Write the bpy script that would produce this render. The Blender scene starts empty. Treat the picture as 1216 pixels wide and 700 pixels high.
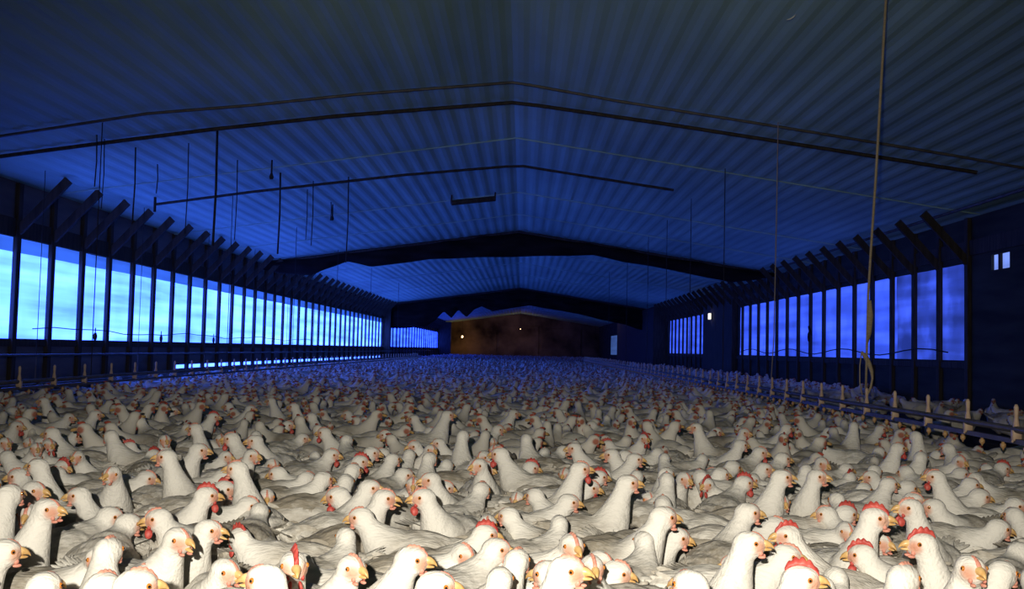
import bpy, bmesh, math, random
import numpy as np
from mathutils import Vector, Matrix, noise
R = math.radians
SC = bpy.context.scene
COL = SC.collection

# ------------------------------------------------------------------ camera
EYE = 0.75
FPX = 1200.0
PITCH = math.atan(65 / FPX)
YAW = math.atan(14 / FPX)
ROLL = math.atan(0.0232)
def basis():
    fw = Vector((-math.sin(YAW) * math.cos(PITCH), math.cos(YAW) * math.cos(PITCH), math.sin(PITCH)))
    rt = Vector((math.cos(YAW), math.sin(YAW), 0)); up = rt.cross(fw)
    return fw, rt * math.cos(ROLL) + up * math.sin(ROLL), up * math.cos(ROLL) - rt * math.sin(ROLL)
FW, RT, UP = basis()
cam_data = bpy.data.cameras.new('camera')
cam_data.sensor_width = 36.0
cam_data.lens = 36.0 * FPX / 1216
cam_data.clip_start = 0.05
cam_data.clip_end = 300
cam = bpy.data.objects.new('camera', cam_data)
cam.matrix_world = Matrix.Translation((0, 0, EYE)) @ Matrix((RT, UP, -FW)).transposed().to_4x4()
COL.objects.link(cam)
SC.camera = cam

# ------------------------------------------------------------------ world, light, exposure
world = bpy.data.worlds.new('dusk')
SC.world = world
world.use_nodes = True
world.node_tree.nodes['Background'].inputs[0].default_value = (0.25, 0.4, 1.0, 1)
world.node_tree.nodes['Background'].inputs[1].default_value = 0.02
SC.view_settings.view_transform = 'Standard'
SC.view_settings.look = 'None'
SC.view_settings.gamma = 1
SC.view_settings.exposure = 0.0
SC.view_settings.use_curve_mapping = False

FLASH_W = 530.0
fl = bpy.data.lights.new('camera_flash', 'SPOT')
fl.spot_size = R(84)
fl.spot_blend = 1.0
fl.energy = FLASH_W
fl.color = (1.0, 0.93, 0.80)
fl.shadow_soft_size = 0.018
flo = bpy.data.objects.new('camera_flash', fl)
flo.location = (-0.15, -0.28, EYE + 0.2)
flo.rotation_euler = (R(90 - 9), 0, R(-2))
COL.objects.link(flo)

LEFT_GLOW = (0.31, 0.92, 8.2)     # daylight through the left curtain
RIGHT_GLOW = (0.045, 0.11, 1.0)   # daylight through the right curtain
LW, RW = -6.0, 5.72               # inner faces of the side walls
END_Y, BACK_Y = 76.0, -3.0

def ray(px, py):
    return (FW * FPX + RT * (px - 608) - UP * (py - 350))
def at_y(px, py, y):
    r = ray(px, py); return Vector((0, 0, EYE)) + r * (y / r.y)
def at_x(px, py, x):
    r = ray(px, py); return Vector((0, 0, EYE)) + r * (x / r.x)
RIDGE_X, RIDGE_Z = -0.14, 3.42
EAVE_Z = 2.57
def ceil_z(x):
    return RIDGE_Z - (RIDGE_Z - EAVE_Z) * abs(x - RIDGE_X) / 5.86
def on_ceiling(px, py, drop=0.0):
    r = ray(px, py)
    lo, hi = 0.5, 120.0
    for _ in range(50):
        m = (lo + hi) / 2
        p = Vector((0, 0, EYE)) + r * (m / r.y)
        if p.z > ceil_z(p.x) - drop: hi = m
        else: lo = m
    return p

# ------------------------------------------------------------------ materials
def nt(name):
    m = bpy.data.materials.new(name); m.use_nodes = True
    t = m.node_tree; b = t.nodes['Principled BSDF']
    return m, t, b
def nd(t, typ, **kw):
    n = t.nodes.new(typ)
    for k, v in kw.items():
        if k.startswith('i_'): n.inputs[k[2:].replace('_', ' ')].default_value = v
        else: setattr(n, k, v)
    return n
def ramp(t, fac, stops):
    r = t.nodes.new('ShaderNodeValToRGB'); t.links.new(fac, r.inputs[0])
    e = r.color_ramp.elements
    e[0].position, e[0].color = stops[0][0], (*stops[0][1], 1)
    e[1].position, e[1].color = stops[-1][0], (*stops[-1][1], 1)
    for p, c in stops[1:-1]:
        x = e.new(p); x.color = (*c, 1)
    return r.outputs[0]
def coords(t, scale=(1, 1, 1), kind='Object'):
    tc = t.nodes.new('ShaderNodeTexCoord'); mp = t.nodes.new('ShaderNodeMapping')
    mp.inputs['Scale'].default_value = scale
    t.links.new(tc.outputs[kind], mp.inputs[0]); return mp.outputs[0]
def mix(t, fac, a, b, mode='MIX'):
    m = t.nodes.new('ShaderNodeMix'); m.data_type = 'RGBA'; m.blend_type = mode
    for s, v in ((m.inputs[0], fac), (m.inputs[6], a), (m.inputs[7], b)):
        if hasattr(v, 'links'): t.links.new(v, s)
        elif isinstance(v, tuple): s.default_value = (*v, 1)
        else: s.default_value = v
    return m.outputs[2]
def math_n(t, op, a, b=0.0, clamp=False):
    m = t.nodes.new('ShaderNodeMath'); m.operation = op; m.use_clamp = clamp
    for s, v in ((m.inputs[0], a), (m.inputs[1], b)):
        if hasattr(v, 'links'): t.links.new(v, s)
        else: s.default_value = v
    return m.outputs[0]
def bump(t, b, h, strength, dist):
    n = t.nodes.new('ShaderNodeBump'); n.inputs['Strength'].default_value = strength
    n.inputs['Distance'].default_value = dist
    t.links.new(h, n.inputs['Height']); t.links.new(n.outputs[0], b.inputs['Normal'])

def mat_noise(name, c1, c2, scale=(1, 1, 1), nscale=6, rough=.8, bmp=.3, bd=.01, spec=.3):
    m, t, b = nt(name)
    v = coords(t, scale)
    n = nd(t, 'ShaderNodeTexNoise'); n.inputs['Scale'].default_value = nscale
    n.inputs['Detail'].default_value = 6
    t.links.new(v, n.inputs['Vector'])
    t.links.new(ramp(t, n.outputs[0], [(.3, c1), (.7, c2)]), b.inputs['Base Color'])
    b.inputs['Roughness'].default_value = rough
    b.inputs['Specular IOR Level'].default_value = spec
    if bmp: bump(t, b, n.outputs[0], bmp, bd)
    return m

def mat_feather(name, soil_gain, base_soil=0.0):
    m, t, b = nt(name)
    v = coords(t, (1, 1, 1))
    vf = coords(t, (30, 62, 48))
    vo = nd(t, 'ShaderNodeTexVoronoi'); vo.feature = 'SMOOTH_F1'; vo.inputs['Scale'].default_value = 1.0
    t.links.new(vf, vo.inputs['Vector'])
    n1 = nd(t, 'ShaderNodeTexNoise'); n1.inputs['Scale'].default_value = 13; n1.inputs['Detail'].default_value = 7
    n1.inputs['Roughness'].default_value = .7
    t.links.new(v, n1.inputs['Vector'])
    vs = coords(t, (45, 170, 130))
    n2 = nd(t, 'ShaderNodeTexNoise'); n2.inputs['Scale'].default_value = 1; n2.inputs['Detail'].default_value = 4
    t.links.new(vs, n2.inputs['Vector'])
    at = nd(t, 'ShaderNodeAttribute', attribute_name='soil')
    oi = nd(t, 'ShaderNodeObjectInfo')
    # soil = attr * (random + noise)
    k = math_n(t, 'MULTIPLY', n1.outputs[0], 1.5)
    k = math_n(t, 'ADD', k, math_n(t, 'MULTIPLY', n2.outputs[0], .6))
    k = math_n(t, 'ADD', k, math_n(t, 'MULTIPLY', oi.outputs['Random'], .75))
    k = math_n(t, 'SUBTRACT', k, .98)
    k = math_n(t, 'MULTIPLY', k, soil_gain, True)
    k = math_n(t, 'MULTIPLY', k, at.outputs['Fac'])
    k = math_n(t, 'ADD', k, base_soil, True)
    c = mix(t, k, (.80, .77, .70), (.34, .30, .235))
    # thin grey gaps between the feathers
    e = math_n(t, 'MULTIPLY', math_n(t, 'SUBTRACT', vo.outputs['Distance'], .42), 2.2, True)
    e = math_n(t, 'MULTIPLY', e, math_n(t, 'ADD', math_n(t, 'MULTIPLY', at.outputs['Fac'], .55), .02))
    c = mix(t, e, c, (.26, .23, .20))
    s = nd(t, 'ShaderNodeAttribute', attribute_name='skin')
    sk = mix(t, n1.outputs[0], (.68, .36, .24), (.54, .18, .11))
    sk = mix(t, math_n(t, 'MULTIPLY', oi.outputs['Random'], .8), mix(t, .45, sk, (.76, .54, .40)), sk)
    c = mix(t, s.outputs['Fac'], c, sk)
    t.links.new(c, b.inputs['Base Color'])
    b.inputs['Roughness'].default_value = .85
    b.inputs['Specular IOR Level'].default_value = .15
    h = math_n(t, 'ADD', math_n(t, 'MULTIPLY', vo.outputs['Distance'], -.8), n2.outputs[0])
    bump(t, b, h, .6, .006)
    return m

M = {}
M['feather'] = mat_feather('white_feathers', 1.25)
M['wing'] = mat_feather('wing_feathers', 1.35, .06)
M['beak'] = mat_noise('beak_horn', (.54, .29, .08), (.78, .53, .24), (1, 1, 1), 60, .35, 0, spec=.5)
M['comb'] = mat_noise('comb_skin', (.38, .035, .03), (.62, .11, .085), (1, 1, 1), 90, .5, .3, .002, spec=.4)
M['comb_pale'] = mat_noise('pale_comb_skin', (.60, .22, .16), (.74, .36, .26), (1, 1, 1), 90, .5, .3, .002, spec=.4)
M['iris'] = mat_noise('orange_iris', (.45, .13, .02), (.62, .24, .04), (1, 1, 1), 200, .08, 0, spec=.9)
M['pupil'] = mat_noise('black_pupil', (.004, .004, .004), (.01, .008, .006), (1, 1, 1), 50, .05, 0, spec=.9)
M['leg'] = mat_noise('yellow_leg_scales', (.45, .28, .08), (.62, .42, .16), (1, 1, 1), 80, .55, .4, .002)
M['litter'] = mat_noise('litter', (.035, .024, .015), (.10, .07, .045), (1, 1, 1), 9, .95, .8, .03)
M['board'] = mat_noise('painted_board', (.10, .10, .11), (.19, .18, .18), (.3, .3, 2), 3, .85, .3, .01)
M['ceiling'] = mat_noise('corrugated_sheet', (.36, .56, .46), (.52, .78, .62), (.5, .15, .5), 2.5, .75, .15, .01, spec=.25)
M['dark_board'] = mat_noise('dimmed_board', (.035, .038, .034), (.07, .072, .062), (.3, .3, 2), 3, .9, .3, .01, spec=.1)  # darker copy of the boards, dims the left glow on the right wall
M['timber'] = mat_noise('dark_timber', (.035, .028, .022), (.08, .065, .05), (6, 6, .8), 4, .8, .4, .01)
M["cloth"] = mat_noise("black_brown_cloth", (.012, .009, .008), (.03, .021, .018), (1, 1, 3), 2, .95, .4, .03, spec=.05)
M['brown_board'] = mat_noise('brown_plywood', (.05, .028, .015), (.36, .22, .11), (1, 1, 1), .8, .9, .3, .02)
M['pipe'] = mat_noise('grimy_pipe', (.07, .065, .055), (.15, .135, .115), (2, 2, 2), 5, .5, .2, .003)
M['bracket'] = mat_noise('tan_plastic', (.55, .38, .26), (.75, .56, .40), (1, 1, 1), 20, .5, .1, .002)
M['cup'] = mat_noise('amber_nipple', (.50, .26, .10), (.75, .48, .22), (1, 1, 1), 30, .25, 0, spec=.6)
M['rope'] = mat_noise('jute_rope', (.32, .25, .15), (.52, .42, .27), (40, 40, 300), 1, .9, .6, .003)
M['dark_rope'] = mat_noise('sooty_cord', (.02, .02, .02), (.05, .045, .04), (10, 10, 100), 1, .9, .3, .002)
M['steel'] = mat_noise('dull_steel', (.10, .10, .10), (.22, .22, .21), (1, 1, 1), 8, .5, .1, .002)
M['scrap'] = mat_noise('white_scrap', (.7, .72, .68), (.85, .85, .80), (1, 1, 1), 20, .6, 0)

def mat_glow(name, col, gain=1.0, pale=None, seed=0.0, dirty=.2):
    """translucent curtain with the daylight behind it"""
    m, t, b = nt(name)
    v = coords(t, (1, .16, 3.2))
    n = nd(t, 'ShaderNodeTexNoise'); n.inputs['Scale'].default_value = 1.7; n.inputs['Detail'].default_value = 5
    n.noise_dimensions = '4D'; n.inputs['W'].default_value = seed
    t.links.new(v, n.inputs['Vector'])
    v2 = coords(t, (1, 1.1, .9))
    n2 = nd(t, 'ShaderNodeTexNoise'); n2.inputs['Scale'].default_value = 1.4; n2.inputs['Detail'].default_value = 3
    n2.noise_dimensions = '4D'; n2.inputs['W'].default_value = seed + 3
    t.links.new(v2, n2.inputs['Vector'])
    f = math_n(t, 'ADD', math_n(t, 'MULTIPLY', n.outputs[0], .9), math_n(t, 'ADD', math_n(t, 'MULTIPLY', n2.outputs[0], dirty * 2), .15 - dirty))
    lo = tuple(c * .45 for c in col); hi = tuple(c * 1.5 for c in (pale or col))
    c = ramp(t, f, [(.38, lo), (.62, col), (.95, hi)])
    em = nd(t, 'ShaderNodeEmission'); em.inputs[1].default_value = gain
    t.links.new(c, em.inputs[0])
    df = nd(t, 'ShaderNodeBsdfDiffuse'); df.inputs[0].default_value = (.25, .28, .33, 1)
    ad = nd(t, 'ShaderNodeAddShader')
    t.links.new(em.outputs[0], ad.inputs[0]); t.links.new(df.outputs[0], ad.inputs[1])
    t.links.new(ad.outputs[0], t.nodes['Material Output'].inputs[0])
    return m
M['glow_left'] = mat_glow('left_curtain_plastic', LEFT_GLOW, 1.0, (.42, .95, 8.2), 0, .15)
M['hem_left'] = mat_glow('left_curtain_double_hem', (.035, .14, .9), 1.0, None, 5, .2)
M['glow_left_far'] = mat_glow('left_far_curtain_plastic', (.10, .32, 5.0), 1.0, None, 2, .3)
M['glow_right'] = mat_glow('right_curtain_plastic', RIGHT_GLOW, 1.0, (.07, .15, 1.0), 7, .25)
M['glow_right_dim'] = mat_glow('right_dim_curtain_plastic', (.03, .06, .5), 1.0, None, 9, .4)
M['glow_vent'] = mat_glow('vent_light', (.22, .35, 1.0), 1.0, None, 4, .1)
M['glow_right_dirty'] = mat_glow('right_stained_curtain_plastic', (.022, .05, .42), 1.0, (.04, .09, .75), 12, .7)
M['glow_haze'] = mat_glow('hazy_far_window', (.035, .075, .20), 1.0, None, 6, .1)
def mat_emit(name, col, s):
    m, t, b = nt(name)
    b.inputs['Base Color'].default_value = (*col, 1)
    b.inputs['Emission Color'].default_value = (*col, 1)
    b.inputs['Emission Strength'].default_value = s
    return m
M['bulb'] = mat_emit('lit_bulb', (1, .72, .38), 3.0)
M['lamp_glass'] = mat_emit('lit_lamp_glass', (1, .93, .75), 1.1)

# ------------------------------------------------------------------ mesh helpers
def obj(name, bm, mat, parent=None, smooth=False):
    me = bpy.data.meshes.new(name)
    bmesh.ops.recalc_face_normals(bm, faces=bm.faces)
    bm.to_mesh(me); bm.free()
    for m in (mat if isinstance(mat, (list, tuple)) else [mat]): me.materials.append(m)
    if smooth: me.polygons.foreach_set('use_smooth', [True] * len(me.polygons))
    o = bpy.data.objects.new(name, me); COL.objects.link(o)
    if parent: o.parent = parent
    return o
def tag(o, label=None, cat=None, group=None, kind=None):
    if label: o['label'] = label
    if cat: o['category'] = cat
    if group: o['group'] = group
    if kind: o['kind'] = kind
    return o
def empty(name, loc=(0, 0, 0), rz=0):
    o = bpy.data.objects.new(name, None); COL.objects.link(o)
    o.empty_display_size = .1; o.location = loc; o.rotation_euler = (0, 0, rz); return o
def box(bm, lo, hi, bev=0.0, mi=0):
    c = [(a + b) / 2 for a, b in zip(lo, hi)]; s = [abs(b - a) for a, b in zip(lo, hi)]
    r = bmesh.ops.create_cube(bm, size=1, matrix=Matrix.Translation(c) @ Matrix.Diagonal((*s, 1)))
    for f in {f for v in r['verts'] for f in v.link_faces}: f.material_index = mi
    if bev:
        es = list({e for v in r['verts'] for e in v.link_edges})
        bmesh.ops.bevel(bm, geom=es, offset=bev, segments=1, affect='EDGES')
def tube(bm, pts, rad, seg=8, mi=0):
    pts = [Vector(p) for p in pts]
    rads = rad if isinstance(rad, (list, tuple)) else [rad] * len(pts)
    rings = []
    nrm = None
    for i, p in enumerate(pts):
        d = (pts[min(i + 1, len(pts) - 1)] - pts[max(i - 1, 0)]).normalized()
        if nrm is None:
            nrm = d.orthogonal().normalized()
        nrm = (nrm - d * nrm.dot(d)).normalized()
        bn = d.cross(nrm)
        rings.append([bm.verts.new(p + (nrm * math.cos(a) + bn * math.sin(a)) * rads[i])
                      for a in [2 * math.pi * k / seg for k in range(seg)]])
    for a, b in zip(rings, rings[1:]):
        for k in range(seg):
            f = bm.faces.new((a[k], a[(k + 1) % seg], b[(k + 1) % seg], b[k])); f.material_index = mi
    for r_, rev in ((rings[0], True), (rings[-1], False)):
        f = bm.faces.new(list(reversed(r_)) if rev else r_); f.material_index = mi
def ell(bm, c, r, rot=None, u=16, v=10, mi=0):
    mt = Matrix.Translation(c)
    if rot is not None: mt = mt @ rot
    res = bmesh.ops.create_uvsphere(bm, u_segments=u, v_segments=v, radius=1, matrix=mt @ Matrix.Diagonal((*r, 1)))
    for f in {f for x in res['verts'] for f in x.link_faces}: f.material_index = mi
def beam(bm, a, b, w, h):
    """rectangular bar from a to b"""
    a, b = Vector(a), Vector(b); d = (b - a); L = d.length
    q = d.to_track_quat('X', 'Z').to_matrix().to_4x4()
    bmesh.ops.create_cube(bm, size=1, matrix=Matrix.Translation((a + b) / 2) @ q @ Matrix.Diagonal((L, w, h, 1)))
def struct(name, bm, m, smooth=False):
    return tag(obj(name, bm, m, None, smooth), kind='structure')

# ------------------------------------------------------------------ the building
bm = bmesh.new(); box(bm, (LW - .3, BACK_Y - .3, -.15), (RW + .3, END_Y + .3, 0)); struct('floor', bm, M['litter'])

# ceiling: sheets corrugated along the length of the house
bm = bmesh.new()
xs = []
x = LW - .25
while x < RW + .25:
    xs.append(x); x += .05
prof = []
for i, x in enumerate(xs):
    ph = i % 4
    prof.append((x, ceil_z(x) + (.0, .010, .010, .0)[ph] + .004))
ys = [BACK_Y - .2] + [y for y in range(0, 78, 4)] + [END_Y + .2]
rows = []
for y in ys:
    rows.append([bm.verts.new((x, y, z)) for x, z in prof])
tops = []
for y in ys:
    tops.append([bm.verts.new((x, y, z + .03)) for x, z in prof])
for a, b in zip(rows, rows[1:]):
    for k in range(len(prof) - 1): bm.faces.new((a[k], a[k + 1], b[k + 1], b[k]))
for a, b in zip(tops, tops[1:]):
    for k in range(len(prof) - 1): bm.faces.new((a[k], b[k], b[k + 1], a[k + 1]))
for a, b in ((rows[0], tops[0]), (rows[-1], tops[-1])):
    for k in range(len(prof) - 1): bm.faces.new((a[k], a[k + 1], b[k + 1], b[k]))
for k in (0, len(prof) - 1):
    for i in range(len(ys) - 1): bm.faces.new((rows[i][k], rows[i + 1][k], tops[i + 1][k], tops[i][k]))
struct('ceiling', bm, M['ceiling'])

WZ0, LZ1, RZ1 = .74, 1.93, 2.0
L_A, L_B, L_C, L_D = 10.9, 43.2, 45.6, 71.5        # left: curtain, solid bay, curtain
def wall(name, x0, x1, spans, z1):
    """solid wall from floor to eave with window openings (y0, y1, top)"""
    bm = bmesh.new()
    y = BACK_Y
    for a, b, top, bot in spans:
        box(bm, (x0, y, 0), (x1, a, EAVE_Z + .1))
        box(bm, (x0, a, 0), (x1, b, bot))
        box(bm, (x0, a, top), (x1, b, EAVE_Z + .1))
        y = b
    box(bm, (x0, y, 0), (x1, END_Y, EAVE_Z + .1))
    return struct(name, bm, M['dark_board'])
# the left wall has an added glowing slit, standing in for reflected light, from 18 m on
bm = bmesh.new()
T = .14
def lwbox(a, b, z0, z1): box(bm, (LW - T, a, z0), (LW, b, z1))
lwbox(BACK_Y, L_A, 0, EAVE_Z + .05)
lwbox(L_A, L_B, LZ1, EAVE_Z + .05); lwbox(L_C, L_D, LZ1 - .1, EAVE_Z + .05)
lwbox(L_B, L_C, 0, EAVE_Z + .05); lwbox(L_D, END_Y, 0, EAVE_Z + .05)
lwbox(L_C, L_D, 0, WZ0)
lwbox(L_A, 17.5, 0, WZ0)
lwbox(17.5, L_B, 0, .28); lwbox(17.5, L_B, .345, WZ0)
struct('wall_left', bm, M['board'])
R_WIN = [(11.94, 12.41, 2.04, 1.85), (13.05, 26.8, RZ1, WZ0), (31.4, 39.6, RZ1, WZ0), (55.5, 66.0, 1.75, .55)]
wall('wall_right', RW, RW + T, R_WIN, RZ1)
bm = bmesh.new()
def gable(bm, y0, y1):
    a = [bm.verts.new((x, y0, z)) for x, z in ((LW - T, 0), (RW + T, 0), (RW + T, EAVE_Z), (RIDGE_X, RIDGE_Z), (LW - T, EAVE_Z))]
    b = [bm.verts.new((v.co.x, y1, v.co.z)) for v in a]
    bm.faces.new(a); bm.faces.new(list(reversed(b)))
    for k in range(5): bm.faces.new((a[k], b[k], b[(k + 1) % 5], a[(k + 1) % 5]))
gable(bm, END_Y, END_Y + .15); struct('wall_back', bm, M['brown_board'])
bm = bmesh.new(); gable(bm, BACK_Y - .15, BACK_Y); struct('wall_front', bm, M['board'])

def sheet(name, x, y0, y1, z0, z1, m, hem=None, hemh=0.0, seed=1, irregular=None):
    """slightly rippled plastic curtain, a few millimetres thick"""
    rnd = random.Random(seed)
    bm = bmesh.new()
    n = max(2, int((y1 - y0) / .22)); nz = 8
    th = .006
    def X(y, z): return x + .022 * noise.noise((y * .9, z * 1.3, seed)) + .008 * math.sin(y * 9 + z * 2)
    grid = []
    for s in (0, th):
        g = [[bm.verts.new((X(y0 + (y1 - y0) * i / n, z) + s, y0 + (y1 - y0) * i / n, z))
              for z in [z0 + (z1 - hemh - z0) * j / nz if j <= nz else z1 for j in range(nz + 2)]] for i in range(n + 1)]
        grid.append(g)
    for g in grid:
        for i in range(n):
            for j in range(nz + 1):
                if j == nz and not hemh: continue
                f = bm.faces.new((g[i][j], g[i + 1][j], g[i + 1][j + 1], g[i][j + 1]))
                f.material_index = 1 if (j == nz and hem) else 0
                f.smooth = True
    o = obj(name, bm, [m, hem] if hem else [m])
    return tag(o, kind='structure')
sheet('window_1', LW - .03, L_A, L_B, WZ0 - .02, LZ1, M['glow_left'], M['hem_left'], .17, 1)
sheet('window_2', LW - .03, L_C, L_D, WZ0 - .02, LZ1 - .1, M['glow_left_far'], None, 0, 2)
sheet('reflection_strip', LW - .03, 17.5, L_B, .27, .355, M['glow_left'], None, 0, 3)  # added glowing strip in place of a row of reflected light spots
sheet('window_4', RW + .03, 15.6, 26.8, WZ0 - .02, RZ1 + .02, M['glow_right'], None, 0, 4)
sheet('window_8', RW + .032, 13.05, 15.64, WZ0 - .02, RZ1 + .02, M['glow_right_dirty'], None, 0, 4)
sheet('window_5', RW + .03, 31.4, 39.6, WZ0 - .02, RZ1 + .02, M['glow_right'], None, 0, 5)
sheet('window_6', RW + .03, 55.5, 66.0, .53, 1.77, M['glow_haze'], None, 0, 6)
sheet('window_7', RW + .03, 11.93, 12.42, 1.84, 2.05, M['glow_vent'], None, 0, 8)
bm = bmesh.new(); box(bm, (RW - .01, 12.15, 1.84), (RW + .02, 12.21, 2.05), .003); struct('trim_6', bm, M['timber'])

# sill rails and headers
bm = bmesh.new(); box(bm, (LW, L_A - .5, WZ0 - .09), (LW + .03, L_D, WZ0 + .0), .006); struct('trim_1', bm, M['timber'])
bm = bmesh.new(); box(bm, (LW, 9, LZ1 + .0), (LW + .03, L_D, LZ1 + .22), .006); struct('trim_2', bm, M['timber'])
bm = bmesh.new(); box(bm, (RW - .03, 13.0, WZ0 - .11), (RW, 56, WZ0 - .02), .006); struct('trim_3', bm, M['timber'])
bm = bmesh.new(); box(bm, (RW - .03, 9, RZ1 + .08), (RW, 56, RZ1 + .28), .006); struct('trim_4', bm, M['timber'])

# posts with knee braces, one per bay
def make_post(side):
    s = 1 if side == 'left' else -1
    x = LW if side == 'left' else RW
    bm = bmesh.new()
    box(bm, (min(x, x + s * .055), -.05, 0), (max(x, x + s * .055), .05, EAVE_Z), .006)
    o = obj('wall_post', bm, M['timber'])
    bm = bmesh.new()
    zt = ceil_z(x + s * .62) - .01
    beam(bm, (x + s * .03, 0, 2.0), (x + s * .60, 0, zt - .03), .05, .10)
    obj('knee_brace', bm, M['timber'], o)
    return o
def copy_tree(o, parent=None):
    c = o.copy(); COL.objects.link(c); c.parent = parent
    for ch in list(o.children): copy_tree(ch, c)
    return c
ORD = ['first', 'second', 'third', 'fourth', 'fifth', 'sixth', 'seventh', 'eighth', 'ninth', 'tenth']
proto = make_post('left'); PITCHY = .884
left_ys = [11.78 + PITCHY * k for k in range(36)] + [46.4 + PITCHY * 1.5 * k for k in range(19)]
for k, y in enumerate(left_ys):
    o = proto if k == 0 else copy_tree(proto)
    o.location = (0, y, 0)
    if k < 10:
        tag(o, 'dark timber wall post with knee brace, %s from the left edge of the photo' % ORD[k], 'post', 'posts along the left wall')
    elif y < L_B:
        tag(o, 'dark timber post in the dense row before the far cyan curtain', 'post', 'distant posts along the cyan curtain')
    else:
        tag(o, 'tiny dark post before the dim blue strip by the far end wall', 'post', 'tiny posts at the far left end')
proto = make_post('right')
right_ys = [13.0 + .885 * k for k in range(31)]
for k, y in enumerate(right_ys):
    o = proto if k == 0 else copy_tree(proto)
    o.location = (0, y, 0)
    if k < 10:
        tag(o, 'dark timber wall post with knee brace, %s from the right end of the violet curtain' % ORD[k], 'post', 'posts along the right wall')
    else:
        tag(o, 'distant dark timber post before the violet curtain, between lamp and rope', 'post', 'distant posts along the violet curtain')

# crosswise ribs under the ceiling
def cross_rib(pix, name, label, w=.05, drop=.03, m='timber'):
    pts = [on_ceiling(px, py, drop) for px, py in pix]
    bm = bmesh.new()
    # densify so that the rib follows the gable
    full = []
    for a, b in zip(pts, pts[1:]):
        for k in range(6):
            p = a.lerp(b, k / 6); p.z = ceil_z(p.x) - drop; full.append(p)
    full.append(pts[-1])
    tube(bm, full, w, 6)
    return tag(obj(name, bm, M[m]), label, 'beam', 'crosswise ribs under the ceiling')
cross_rib([(-120, 181), (0, 162), (175, 135), (300, 125), (425, 112), (608, 98), (733, 120), (933, 152), (1133, 185), (1300, 215)], 'ceiling_rib',
          'nearest thin dark rib crossing the shadowy ceiling from side to side', .014, .03, 'pipe')
cross_rib([(-120, 200), (0, 186), (130, 169), (250, 154), (400, 138), (608, 122), (808, 150), (1000, 180), (1160, 205)], 'ceiling_rib',
          'thick dark rib crossing the ceiling just beyond the nearest one', .02, .03)
cross_rib([(184, 243), (300, 228), (480, 208), (600, 198), (730, 215), (800, 226)], 'ceiling_rib',
          'thin rod crossing the blue ceiling halfway to the first drop curtain', .018, .08)
p = on_ceiling(184, 243, .10)
bm = bmesh.new(); tube(bm, [(p.x, p.y, ceil_z(p.x) + .0), p, p + Vector((0, 0, -.10))], .02, 6); tag(obj('rod_end_hook', bm, M['timber']), 'small hook at the left end of the thin ceiling rod', 'hook')
# short bar in the middle
a = on_ceiling(536, 241, .12); b = on_ceiling(588, 236, .10)
r_ = empty('short_ceiling_bar', (a + b) / 2); c = (a + b) / 2
bm = bmesh.new(); tube(bm, [a - c, b - c], .045, 8); obj('bar', bm, M['timber'], r_)
for q in (a, b):
    bm = bmesh.new(); t0 = q - c; tube(bm, [t0, t0 + Vector((0, 0, ceil_z(q.x) - q.z + .01))], .015, 6); obj('hanger', bm, M['timber'], r_)
tag(r_, 'short dark bar hung under the middle of the blue ceiling', 'bar')
# pipe added along the right eave to catch light as the pale eave line
bm = bmesh.new(); tube(bm, [(5.3, 6.0, ceil_z(5.3) - .05), (5.3, 30, ceil_z(5.3) - .05)], .02, 8)
tag(obj('eave_line_pipe', bm, M['pipe']), 'added thin pipe catching light as the pale eave line above the right wall', 'pipe')
# further crosswise battens, only just readable
for k, y in enumerate((12.6, 17.0, 19.8, 26.5, 31, 36, 50, 57, 64)):
    bm = bmesh.new()
    tube(bm, [(LW + .05, y, ceil_z(LW + .05) - .012), (RIDGE_X, y, RIDGE_Z - .012), (RW - .05, y, ceil_z(RW - .05) - .012)], .008, 6)
    tag(obj('ceiling_batten', bm, M['ceiling']), 'faint pale batten pressed against the corrugated ceiling', 'batten', 'faint battens across the ceiling')

# ------------------------------------------------------------------ drop curtains across the house
def drop_curtain(y, bottom_px, label, seed, left=None, right=None):
    pts = [at_y(px, py, y) for px, py in bottom_px]
    rnd = random.Random(seed)
    x0, x1 = LW + .17, RW - .17
    n = 150
    bm = bmesh.new(); front = []; back = []
    rows_n = 10
    for i in range(n + 1):
        x = x0 + (x1 - x0) * i / n
        zb = np.interp(x, [p.x for p in pts], [p.z for p in pts])
        zt = ceil_z(x) - .012
        zb = min(zb, zt - .04)
        cf, cb = [], []
        for j in range(rows_n + 1):
            u = j / rows_n
            z = zt + (zb - zt) * u
            # swags of gathered cloth
            yy = y + .05 * math.sin(x * 5.1 + 3 * u) * u + .10 * noise.noise((x * 1.1, z * 6, seed)) + .09 * math.sin(u * math.pi) * -1
            cf.append(bm.verts.new((x, yy - .03, z))); cb.append(bm.verts.new((x, yy + .05, z)))
        front.append(cf); back.append(cb)
    for i in range(n):
        for j in range(rows_n):
            bm.faces.new((front[i][j], front[i][j + 1], front[i + 1][j + 1], front[i + 1][j]))
            bm.faces.new((back[i][j], back[i + 1][j], back[i + 1][j + 1], back[i][j + 1]))
        bm.faces.new((front[i][0], front[i + 1][0], back[i + 1][0], back[i][0]))
        bm.faces.new((front[i][-1], back[i][-1], back[i + 1][-1], front[i + 1][-1]))
    for g in (0, n):
        for j in range(rows_n): bm.faces.new((front[g][j], back[g][j], back[g][j + 1], front[g][j + 1]))
    o = obj('drop_curtain', bm, M['cloth'], None, True)
    # rope that carries the hem
    bm = bmesh.new()
    tube(bm, [(x0, y - .07, ceil_z(x0) - .05), (RIDGE_X, y - .07, RIDGE_Z - .05), (x1, y - .07, ceil_z(x1) - .05)], .03, 6)
    obj('curtain_rail', bm, M['timber'], o)
    return tag(o, label, 'curtain')
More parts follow.
